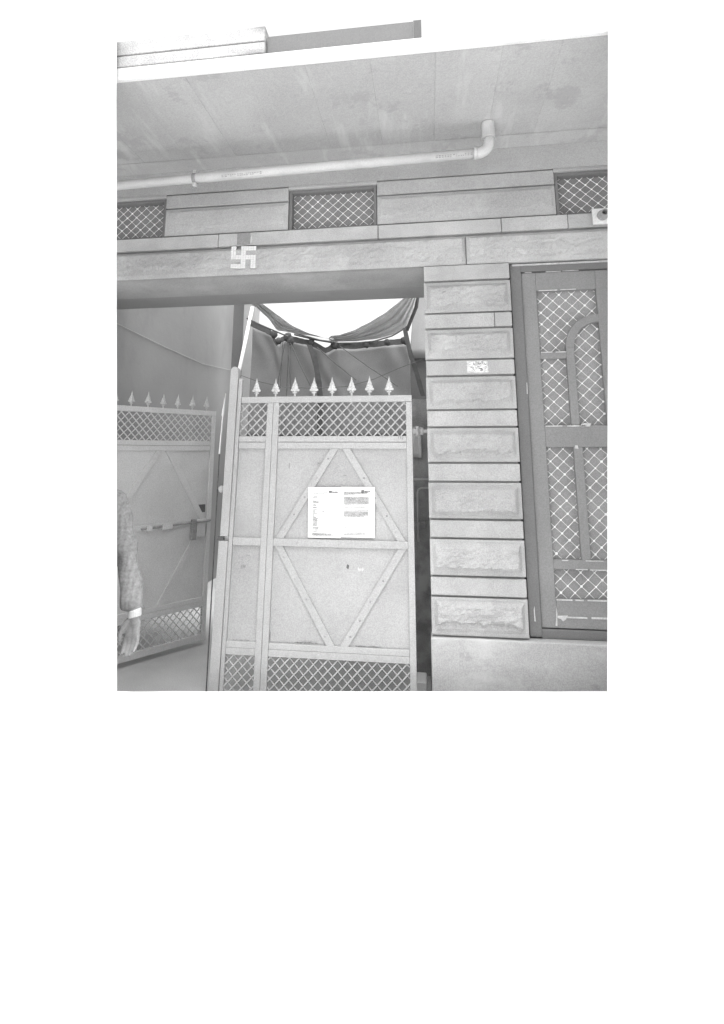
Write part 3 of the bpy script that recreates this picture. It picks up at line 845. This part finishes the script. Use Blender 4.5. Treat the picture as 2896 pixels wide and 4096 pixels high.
# ------------------------------------------------------------------ small things on the front
# mosaic emblem made of small tiles
emb = thing('swastika_emblem', 'white mosaic tile swastika, a hindu auspicious sign, set on the stone lintel', 'emblem', (-1.218, -0.02, 2.745))
u_ = 0.0178
ex, ez = -1.3075, 2.8995
grid = ["XX..XXXXXX", "XX..XXXXXX", "XX..XX....", "XX..XX....", "XXXXXXXXXX", "XXXXXXXXXX", "....XX..XX", "....XX..XX", "XXXXXX..XX", "XXXXXX..XX"]
# rows follow the sign in the photo: bent arms turning clockwise
ground_ = bmesh.new()
for j, row in enumerate(grid):
    for i, ch in enumerate(row):
        if ch == 'X':
            px, pzz = ex + i * 0.01755, ez - (j + 1) * 0.01585 - 0.0007 * i
            bm = bmesh.new()
            box(bm, px + .0008, px + .01755 - .0008, -0.026 + random.uniform(-.001, .001), -0.012, pzz + .0008, pzz + .01585 - .0008, bev=0.0012)
            obj('tile', bm, M_TILE, emb)
            box(ground_, px, px + .01755, -0.0225, -0.011, pzz, pzz + .01585)
obj('mortar_bed', ground_, mat('tile_mortar', 0.45, .05, 20, .03), emb)
bm = bmesh.new(); poly_prism(bm, [(-1.272, 2.915), (-1.272, 2.996), (-1.18, 2.995), (-1.176, 2.96), (-1.178, 2.916), (-1.21, 2.911)], -0.0165, -0.010)
tag(obj('stone_patch', bm, M_DARKTILE), 'small dark square patch on the stone band just above the white emblem', 'patch')
bm = bmesh.new(); poly_prism(bm, [(-1.177, 2.915), (-1.171, 2.915), (-1.166, 2.95), (-1.168, 2.975), (-1.176, 2.96)], -0.018, -0.010)
obj('mortar_smear', bm, M_PALE, bpy.data.objects['stone_patch'])

lamp = thing('lamp_holder', 'square white board with a round bulb socket on the stone band near right ventilator', 'lamp holder', (1.11, -0.02, 2.92))
bm = bmesh.new(); box(bm, 1.058, 1.165, -0.035, -0.0145, 2.915, 3.018, bev=0.004); obj('board', bm, M_TILE, lamp)
bm = bmesh.new()
for (r0, y0), (r1, y1) in zip([(0.034, -0.035), (0.032, -0.05), (0.024, -0.056), (0.022, -0.085), (0.017, -0.085)], [(0.032, -0.05), (0.024, -0.056), (0.022, -0.085), (0.017, -0.085), (0.015, -0.055)]):
    tube(bm, [(1.115, y0, 2.968), (1.115, y1 - 1e-4, 2.968)], [r0, r1], 16, closed_ends=False)
obj('socket', bm, M_MIDMET, lamp, smooth=True)
bm = bmesh.new()
tube(bm, [(1.115, -0.0365, 2.968), (1.115, -0.054, 2.968)], 0.015, 12); obj('socket_core', bm, M_DARKMET, lamp)

# torn sticker on the pillar
random.seed(21)
bm = bmesh.new()
st = None
stk = thing('torn_sticker', 'torn remains of a white paper sticker on a narrow course of the stone pillar', 'sticker', (0.31, -0.008, 1.99))
def ragged(x0, x1, z0, z1, r_, n=9):
    P_ = [(x0 + (x1 - x0) * i / n, z0) for i in range(n)] + [(x1, z0 + (z1 - z0) * i / n) for i in range(n)] + [(x1 - (x1 - x0) * i / n, z1) for i in range(n)] + [(x0, z1 - (z1 - z0) * i / n) for i in range(n)]
    return [(x + random.uniform(-r_, r_), z + random.uniform(-r_, r_)) for x, z in P_]
b0 = bmesh.new(); poly_prism(b0, ragged(0.248, 0.376, 1.992, 2.066, 0.0035), -0.0072, -0.0064)
obj('backing_paper', b0, mat('aged_paper', 0.52, .15, 60, .1), stk)
for k in range(46):
    cx, cz = 0.256 + random.random() * 0.108, 1.999 + random.random() * 0.06
    nn = random.randint(5, 8); r_ = random.uniform(.004, .011)
    poly_prism(bm, [(cx + r_ * random.uniform(.6, 1.3) * math.cos(6.283 * q / nn), cz + .6 * r_ * random.uniform(.6, 1.3) * math.sin(6.283 * q / nn)) for q in range(nn)], -0.0078 - 0.00001 * k, -0.0073)
obj('paper_scraps', bm, mat('sticker_paper', 0.74, .05, 30, .0), stk)
bm = bmesh.new()
for k in range(34):
    x = 0.255 + random.random() * .108; z = 2.0 + random.random() * .06
    box(bm, x, x + random.uniform(.004, .012), -0.0096, -0.0086, z, z + .003)
obj('print', bm, M_INKP, stk)

# ------------------------------------------------------------------ the yard behind
def cloth(name, top, bot, n, mtl, parent=None, fold=0.02, ff=9.0, thick=0.004, wob=0.0, rows=14, seed=1.0, lf=0.0, ln=3.0):
    """sheet spanned between two polylines of (x,y,z)"""
    def samp(pl, t):
        L_ = len(pl) - 1
        k = min(int(t * L_), L_ - 1); u = t * L_ - k
        a, b = Vector(pl[k]), Vector(pl[k + 1])
        return a.lerp(b, u)
    bm = bmesh.new()
    g = []
    for j in range(rows + 1):
        v = j / rows
        row = []
        for i in range(n + 1):
            t = i / n
            p = samp(top, t).lerp(samp(bot, t), v)
            a = math.sin(t * ff * 6.283 + 2.3 * nz(t * 5, seed, 0) + v * 1.2 * nz(t * 3, seed, 4))
            b = nz(t * ff * 1.6, v * 2.2, seed)
            c_ = math.sin((t * 1.9 - v * 0.55) * ff * 6.283 + 4 * nz(t * 4, v * 2, seed + 3)) * (1 - v) if fold > 0.015 else 0.0
            p.y += fold * (0.5 * a + 0.9 * b + 0.55 * c_)
            p.z += wob * nz(t * 6, v * 3, seed + 7)
            if lf:
                e_ = 4 * v * (1 - v)
                p.y += lf * e_ * math.sin(v * ln * 6.283 + 3.0 * nz(t * 2.5, seed, 2)) 
                p.z += 0.35 * lf * e_ * math.sin(v * ln * 6.283 + 1.3 + 3.0 * nz(t * 2.5, seed, 2))
            row.append(bm.verts.new(p))
        g.append(row)
    for j in range(rows):
        for i in range(n): bm.faces.new((g[j][i], g[j][i + 1], g[j + 1][i + 1], g[j + 1][i]))
    o = obj(name, bm, mtl, parent, smooth=True)
    md = o.modifiers.new('thickness', 'SOLIDIFY'); md.thickness = thick
    return o
band = [(-2.218, 3.139), (-2.066, 3.066), (-1.935, 3.002), (-1.871, 2.865), (-1.822, 2.906), (-1.738, 2.945), (-1.67, 2.918), (-1.468, 2.87), (-1.35, 2.825), (-1.233, 2.756), (-1.135, 2.811), (-1.086, 2.818), (-0.889, 2.804), (-0.727, 2.816), (-0.484, 2.834), (-0.244, 2.852)]  # curtain and canopy points taken from image pixels at assumed depths, baked in metres
def resample(pl, n):
    P = [Vector(p) for p in pl]
    d = [0.0]
    for a, b in zip(P, P[1:]): d.append(d[-1] + (b - a).length)
    out = []
    for k in range(n + 1):
        s = d[-1] * k / n
        i = max(0, min(len(P) - 2, next((q for q in range(len(P) - 1) if d[q + 1] >= s - 1e-9), len(P) - 2)))
        u = (s - d[i]) / max(1e-9, d[i + 1] - d[i])
        out.append(P[i].lerp(P[i + 1], u))
    return out
bt = resample([(x, 3.0, z) for x, z in band], 60)
curtain = thing('hanging_tarp', 'grey tarpaulin curtain with dark webbing along its top, hung across the yard', 'tarpaulin', (-1.2, 3.0, 1.75))
cloth('sheet', [tuple(p + Vector((0, 0.02, -0.005))) for p in bt], resample([(-2.24, 3.02, 1.70), (-1.2, 3.05, 1.70), (-0.02, 3.0, 1.70)], 60), 160, M_TARP, curtain, fold=0.0155, ff=3.1, rows=24, seed=3.0)
bm = bmesh.new()
for i in range(len(bt)):
    bt[i].y += 0.006 * math.sin(i * .9)
wid = [0.036 + 0.007 * nz(i * .6, 1, 2) for i in range(len(bt))]
for i in range(len(bt) - 1):
    a, b = bt[i], bt[i + 1]
    v = [bm.verts.new(p) for p in ((a.x, a.y - .075, a.z + wid[i]), (b.x, b.y - .075, b.z + wid[i + 1]), (b.x, b.y - .08, b.z - wid[i + 1]), (a.x, a.y - .08, a.z - wid[i]))]
    bm.faces.new(v)
bmesh.ops.remove_doubles(bm, verts=bm.verts, dist=1e-4)
o = obj('webbing', bm, M_BAND, curtain); md = o.modifiers.new('t', 'SOLIDIFY'); md.thickness = 0.008
# knots where the webbing is tied
for (x, z, r_) in ((-1.90, 2.99, .05), (-1.84, 2.90, .045), (-1.72, 2.95, .06), (-1.69, 2.90, .055), (-1.42, 2.87, .05), (-1.12, 2.83, .055), (-0.73, 2.82, .045), (-0.47, 2.84, .045), (-0.25, 2.86, .055)):
    bm = bmesh.new(); b2 = bmesh.new(); bmesh.ops.create_icosphere(b2, subdivisions=2, radius=r_)
    merge(bm, b2, lambda a, b, c, x=x, z=z: (a * (1 + .5 * nz(a * 30, b * 30, c * 30 + x)) + x, b * .6 + 2.92, c * (1 + .4 * nz(c * 25, a * 25, x)) + z))
    obj('knot', bm, M_BAND, curtain)
# hanging straps
def flat_strap(parent, pts, w0, name='strap'):
    P = resample(pts, 16); bm = bmesh.new(); ring = []
    for i, p in enumerate(P):
        ww = w0 * (1 + .25 * nz(i * .5, w0 * 40, 1))
        ring.append([bm.verts.new((p.x + s * ww, p.y + 0.004 * s, p.z)) for s in (-1, 1)])
    for a, b in zip(ring, ring[1:]): bm.faces.new((a[0], a[1], b[1], b[0]))
    o = obj(name, bm, M_BAND, parent); md = o.modifiers.new('t', 'SOLIDIFY'); md.thickness = 0.008
flat_strap(curtain, [(-1.437, 2.88, 2.83), (-1.377, 2.88, 2.684), (-1.342, 2.88, 2.553), (-1.315, 2.88, 2.39), (-1.290, 2.88, 2.197), (-1.290, 2.88, 1.72)], 0.032)
flat_strap(curtain, [(-0.248, 2.6, 2.96), (-0.214, 2.6, 2.772), (-0.172, 2.6, 2.588), (-0.117, 2.6, 2.407), (-0.049, 2.6, 2.14)], 0.026)
# gathered cords of the curtain
bm = bmesh.new()
for (a, b) in (((-1.78, 2.88), (-1.80, 2.3)), ((-1.72, 2.9), (-1.66, 2.25)), ((-1.70, 2.88), (-1.72, 2.2)), ((-1.69, 2.88), (-1.42, 2.32)), ((-1.34, 2.80), (-0.85, 2.38)), ((-1.05, 2.80), (-0.35, 2.30)), ((-1.75, 2.88), (-1.86, 2.2))):
    tube(bm, [(a[0], 2.90, a[1]), ((a[0] + b[0]) / 2, 2.90, (a[1] + b[1]) / 2 - .01), (b[0], 2.91, b[1])], 0.006, 5)
obj('cord', bm, M_ROPE, curtain)

canopy = thing('sagging_canopy', 'creased tarpaulin canopy sagging under the open sky above the yard', 'tarpaulin', (-1.1, 2.4, 2.75))
lt = resample([(-1.94, 2.15, 3.27), (-1.876, 2.2, 3.211), (-1.716, 2.3, 3.095), (-1.528, 2.4, 2.957), (-1.328, 2.4, 2.859), (-1.161, 2.4, 2.808), (-1.04, 2.4, 2.775)], 40)
lb = resample([(-2.05, 2.25, 3.24), (-1.93, 2.3, 3.165), (-1.81, 2.4, 3.05), (-1.735, 2.5, 2.935), (-1.53, 2.5, 2.895), (-1.265, 2.5, 2.845), (-1.04, 2.45, 2.79)], 40)
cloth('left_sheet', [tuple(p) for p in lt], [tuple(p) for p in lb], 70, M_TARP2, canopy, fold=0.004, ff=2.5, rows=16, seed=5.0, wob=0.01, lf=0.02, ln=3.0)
rtp = resample([(-1.11, 2.4, 2.79), (-1.071, 2.4, 2.831), (-0.952, 2.4, 2.837), (-0.803, 2.38, 2.877), (-0.611, 2.34, 2.957), (-0.434, 2.3, 3.049), (-0.213, 2.2, 3.19), (-0.14, 2.15, 3.26)], 40)
rb = resample([(-1.08, 2.5, 2.785), (-1.026, 2.5, 2.78), (-0.803, 2.5, 2.775), (-0.583, 2.5, 2.795), (-0.364, 2.5, 2.84), (-0.225, 2.48, 2.92), (-0.13, 2.35, 3.1), (-0.085, 2.3, 3.26)], 40)
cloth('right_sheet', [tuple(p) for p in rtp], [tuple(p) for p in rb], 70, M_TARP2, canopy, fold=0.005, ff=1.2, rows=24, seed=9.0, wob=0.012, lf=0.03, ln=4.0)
for pl in ([(-1.636, 2.9, 2.97), (-1.363, 2.9, 2.895), (-1.117, 2.9, 2.847), (-0.875, 2.9, 2.842), (-0.635, 2.9, 2.855), (-0.397, 2.85, 2.907), (-0.222, 2.8, 3.0)],
           [(-1.636, 2.88, 2.99), (-1.30, 2.88, 2.885), (-1.117, 2.88, 2.855)], [(-2.15, 2.6, 3.12), (-1.95, 2.6, 3.02), (-1.66, 2.7, 2.90)]):
    bm = bmesh.new(); tube(bm, [tuple(p) for p in resample(pl, 20)], 0.010, 6); obj('rope', bm, M_ROPE, canopy)
bm = bmesh.new(); tube(bm, [(-0.215, 2.5, 2.88), (-0.16, 2.45, 3.0), (-0.10, 2.38, 3.12), (-0.075, 2.33, 3.28)], 0.022, 6); obj('edge_cord', bm, M_BAND, canopy)

bm = bmesh.new(); tube(bm, [(-2.085, 2.6, 3.26), (-2.236, 2.6, 2.38), (-2.30, 2.6, 0.02)], 0.021, 10)
tag(obj('leaning_pole', bm, M_WHITE, smooth=True), 'white pole leaning in the yard beside the inner wall corner', 'pole')
sh = cloth('pale_sheet', [(-0.115, 2.72, 3.5), (0.0, 2.72, 3.5)], [(-0.20, 2.72, 2.595), (0.0, 2.72, 2.600)], 10, mat('dull_sheet', .30, .06, 4, .05), None, fold=0.004, ff=1, rows=8)
tag(sh, 'pale sheet hanging at the right end of the yard beside the stone pillar', 'sheet')
bm = bmesh.new(); box(bm, -0.19, 0.04, 2.76, 2.80, 0.02, 2.61, bev=.003)
tag(obj('dark_board', bm, M_DARKWALL), 'tall dark board standing in the yard below the pale sheet', 'board')
bm = bmesh.new(); tube(bm, [tuple(p) for p in resample([(-2.178, 2.5, 2.412), (-1.956, 2.5, 2.331), (-1.645, 2.5, 2.258), (-1.265, 2.5, 2.236), (-0.891, 2.5, 2.252), (-0.596, 2.5, 2.328), (-0.317, 2.55, 2.455), (-0.05, 2.6, 2.56)], 30)], 0.0035, 5)
tag(obj('washing_line', bm, M_ROPE), 'thin washing line sagging across the yard behind the gate spikes', 'line')
bm = bmesh.new(); tube(bm, [(-2.594, 0.45, 2.60), (-2.594, 1.5, 2.555), (-2.594, 2.4, 2.535), (-2.594, 3.25, 2.60)], 0.0035, 5)
tag(obj('wall_cable', bm, M_PALE), 'thin pale cable sagging along the inner wall above the open gate leaf', 'cable')
# things glimpsed through the slit between gate and pillar
bm = bmesh.new(); tube(bm, [(-0.30, 0.55, 1.318), (0.05, 0.55, 1.320)], 0.0085, 8)
tag(obj('water_pipe', bm, M_PALE, smooth=True), 'thin white water pipe seen in the slit beside the pillar', 'pipe')
bm = bmesh.new(); tube(bm, [(-0.085, 0.54, 0.9), (-0.085, 0.54, 1.22), (-0.08, 0.54, 1.25), (-0.06, 0.54, 1.262), (0.05, 0.54, 1.264)], 0.007, 8)
tag(obj('bent_pipe', bm, M_PVC, smooth=True), 'bent grey pipe below the white water pipe in the slit beside the pillar', 'pipe')
c1 = cloth('hanging_cloth', [(-0.112, 0.6, 1.69), (-0.052, 0.6, 1.69)], [(-0.112, 0.6, 1.475), (-0.050, 0.6, 1.47)], 8, M_PALE, None, fold=0.006, ff=2, rows=6)
tag(c1, 'pale cloth hanging behind the gate hinge', 'cloth')
bm = bmesh.new(); box(bm, -0.13, 0.04, 0.62, 0.64, 0.02, 1.9, bev=.002)
tag(obj('slit_board', bm, mat('worn_board', 0.26, .25, 6, .1, stain=.7, stain_col=.42, stain_scale=7, stain_lo=.5)), 'mottled dark board in the slit between gate and stone pillar', 'board')
bm = bmesh.new(); box(bm, -0.12, -0.03, 0.56, 0.61, 0.985, 1.03, bev=.003)
tag(obj('small_shelf', bm, M_MIDMET), 'small grey shelf in the slit beside the stone pillar', 'shelf')
bm = bmesh.new(); box(bm, -0.135, -0.045, 0.25, 0.40, 0.02, 0.125, bev=.006)
tag(obj('pale_block', bm, M_PALE), 'pale block on the floor at the foot of the slit beside the pillar', 'block')
# dark bundle on the yard floor, seen through the lower lattice
bm = bmesh.new(); b2 = bmesh.new(); bmesh.ops.create_icosphere(b2, subdivisions=3, radius=0.2)
merge(bm, b2, lambda x, y, z: ((x * (1 + .5 * nz(x * 6, y * 6, z * 6))) * 1.1 - 0.55, y * (1 + .4 * nz(x * 5, y * 5, 3)) + 1.35, max(0.02, 0.15 + z * (0.8 + .3 * nz(x * 7, y * 7, 1)))))
tag(obj('cloth_bundle', bm, mat('dark_cloth', 0.13, .2, 8, .1)), 'dark cloth bundle on the yard floor seen through the lower gate lattice', 'bundle')

# ------------------------------------------------------------------ the man at the left, arm hanging
def capsule(bm, pts, radii, seg=14, flat=1.0, fdir=Vector((0, 1, 0))):
    """tapered limb through pts with round ends; flat squeezes it along fdir"""
    P = [Vector(p) for p in pts]
    Q, Rr = [], []
    d0 = (P[0] - P[1]).normalized(); d1 = (P[-1] - P[-2]).normalized()
    for k in range(4, 0, -1):
        t = math.pi / 2 * k / 4.3
        Q.append(P[0] + d0 * radii[0] * math.sin(t)); Rr.append(radii[0] * math.cos(t))
    for i in range(len(P) - 1):
        for k in range(4):
            u = k / 4
            Q.append(P[i].lerp(P[i + 1], u)); Rr.append(radii[i] + (radii[i + 1] - radii[i]) * u)
    Q.append(P[-1]); Rr.append(radii[-1])
    for k in range(1, 5):
        t = math.pi / 2 * k / 4.3
        Q.append(P[-1] + d1 * radii[-1] * math.sin(t)); Rr.append(radii[-1] * math.cos(t))
    b2 = bmesh.new()
    tube(b2, Q, Rr, seg)
    if flat != 1.0:
        c = sum(P, Vector()) / len(P)
        for v in b2.verts:
            # squeeze about the axis of the limb
            best = min(Q, key=lambda q: (q - v.co).length_squared)
            off = (v.co - best).dot(fdir)
            v.co -= fdir * off * (1 - flat)
    merge(bm, b2)

def remeshed(name, bm, mtl, parent, voxel, smooth_it=4):
    o = obj(name, bm, mtl, parent, smooth=True)
    md = o.modifiers.new('remesh', 'REMESH'); md.mode = 'VOXEL'; md.voxel_size = voxel; md.use_smooth_shade = True
    ms = o.modifiers.new('smooth', 'SMOOTH'); ms.iterations = smooth_it; ms.factor = 0.5
    return o

PX, PYY, GD = -1.762, -0.70, GZ
man = thing('person', 'person in a checked long sleeved shirt and bracelet, arm hanging, at the left edge', 'person', (PX, PYY, GD))
def P(x, y, z): return (PX + x, PYY + y, GD + (z - 0.08 if z > 0.9 else z * 0.82 / 0.9))
sh_r, el_r, wr_r = P(0.165, 0.0, 1.335), P(0.250, 0.03, 1.085), (PX + 0.335, PYY - 0.01, 0.745)
sh_l, el_l, wr_l = P(-0.165, 0.0, 1.335), P(-0.235, 0.04, 1.06), (PX - 0.26, PYY - 0.02, 0.74)
body = bmesh.new()
capsule(body, [P(0, 0, 0.92), P(0, 0.0, 1.12), P(0, 0.01, 1.30)], [0.145, 0.13, 0.14], flat=0.68)
capsule(body, [sh_l, sh_r], [0.06, 0.06])
capsule(body, [P(0, 0.01, 1.32), P(0, -0.01, 1.46)], [0.06, 0.052])
capsule(body, [P(0, -0.02, 1.50), P(0, -0.025, 1.57)], [0.066, 0.078], flat=1.1)
capsule(body, [P(0, -0.05, 1.475), P(0, -0.06, 1.45)], [0.045, 0.03])
capsule(body, [P(0, -0.105, 1.545), P(0, -0.122, 1.51)], [0.009, 0.014])
for s in (-1, 1):
    capsule(body, [P(0.078 * s, 0.0, 1.53), P(0.082 * s, 0.0, 1.55)], [0.012, 0.015])
    capsule(body, [P(0.09 * s, 0, 0.90), P(0.10 * s, -0.01, 0.50), P(0.10 * s, 0.01, 0.09)], [0.085, 0.055, 0.038])
    capsule(body, [P(0.10 * s, 0.03, 0.04), P(0.105 * s, -0.13, 0.03)], [0.036, 0.03])
capsule(body, [P(0, 0, 0.95), P(0, 0, 0.90)], [0.15, 0.14], flat=0.7)
def hand(bm, wr, out):
    W = Vector(wr)
    def H(a, b, c): return W + Vector((a * out, b, c))
    capsule(bm, [H(-0.002, 0, 0.05), H(0, 0, 0.0), H(0.002, -0.002, -0.035)], [0.030, 0.026, 0.030], flat=0.72)
    capsule(bm, [H(-0.012, -0.004, -0.045), H(-0.014, -0.006, -0.095)], [0.024, 0.022], flat=0.55)
    capsule(bm, [H(0.014, -0.004, -0.045), H(0.016, -0.006, -0.095)], [0.024, 0.022], flat=0.55)
    for k, (x, l1, l2, l3) in enumerate(((-0.031, 0.034, 0.022, 0.018), (-0.011, 0.040, 0.027, 0.021), (0.010, 0.038, 0.025, 0.020), (0.029, 0.029, 0.019, 0.016))):
        a = H(x, -0.006, -0.098); b = H(x * 1.06, -0.010, -0.098 - l1); c = H(x * 1.05, -0.022, -0.098 - l1 - l2 * .95); d = H(x * 1.0, -0.036, -0.098 - l1 - l2 - l3 * .75)
        capsule(bm, [a, b, c, d], [0.0098, 0.0092, 0.0084, 0.0072], seg=10)
    capsule(bm, [H(-0.020, -0.010, -0.03), H(-0.043, -0.022, -0.062), H(-0.047, -0.032, -0.092), H(-0.043, -0.038, -0.115)], [0.015, 0.0125, 0.0105, 0.0085], seg=10)
capsule(body, [sh_r, el_r, wr_r], [0.056, 0.043, 0.028])
capsule(body, [sh_l, el_l, wr_l], [0.056, 0.043, 0.028])
hand(body, wr_r, 1); hand(body, wr_l, -1)
remeshed('body', body, M_SKIN, man, 0.0052, 2)
shirt = bmesh.new()
capsule(shirt, [P(0, 0, 0.80), P(0, 0, 1.0), P(0, 0.01, 1.30)], [0.185, 0.175, 0.175], flat=0.72)
capsule(shirt, [P(-0.15, 0.005, 1.325), P(0.15, 0.005, 1.325)], [0.075, 0.075])
for (a, b, c) in ((sh_r, el_r, wr_r), (sh_l, el_l, wr_l)):
    A, Bq, Cq = Vector(a), Vector(b), Vector(c)
    capsule(shirt, [A, A.lerp(Bq, .5), Bq, Bq.lerp(Cq, .45), Bq.lerp(Cq, .80)], [0.072, 0.060, 0.053, 0.050, 0.047])
for v in shirt.verts:
    n = 0.018 * nz(v.co.x * 16, v.co.y * 14, v.co.z * 11) + 0.004 * nz(v.co.x * 40, v.co.y * 40, v.co.z * 30)
    v.co.x += n; v.co.y += n
remeshed('shirt', shirt, M_SHIRT, man, 0.007, 2)
tr = bmesh.new()
capsule(tr, [P(0, 0, 0.96), P(0, 0, 0.86)], [0.16, 0.165], flat=0.72)
for s in (-1, 1):
    capsule(tr, [P(0.09 * s, 0, 0.88), P(0.105 * s, -0.01, 0.50), P(0.105 * s, 0.01, 0.12)], [0.105, 0.082, 0.072])
remeshed('trousers', tr, M_TROUSER, man, 0.008, 3)
bm = bmesh.new()
Wv = Vector(wr_r)
tube(bm, [Wv + Vector((-0.002, 0, 0.016)), Wv + Vector((-0.001, 0, 0.013)), Wv + Vector((0.001, 0, -0.013)), Wv + Vector((0.002, 0, -0.016))], [0.030, 0.0315, 0.0315, 0.030], 20)
obj('bracelet', bm, M_PALE, man, smooth=False)
bm = bmesh.new()
capsule(bm, [P(0, 0.012, 1.545), P(0, 0.0, 1.592)], [0.078, 0.078], flat=1.08)
obj('hair', bm, M_HAIR, man, smooth=True)
for s in (-1, 1):
    bm = bmesh.new(); capsule(bm, [P(0.10 * s, 0.035, 0.045), P(0.105 * s, -0.14, 0.035)], [0.044, 0.036]); obj('shoe', bm, M_SHOE, man, smooth=True)
    bm = bmesh.new(); b2 = bmesh.new(); bmesh.ops.create_icosphere(b2, subdivisions=2, radius=0.011); merge(bm, b2, lambda x, y, z, s=s: (x + PX + 0.03 * s, y + PYY - 0.092, z + GD + 1.465)); obj('eye', bm, M_SHOE, man)
bm = bmesh.new(); b2 = bmesh.new(); bmesh.ops.create_icosphere(b2, subdivisions=2, radius=0.016); merge(bm, b2, lambda x, y, z: (x * 1.4 + PX, y * .5 + PYY - 0.094, z * .4 + GD + 1.395)); obj('mouth', bm, mat('lips', .25, .05, 20, 0), man)
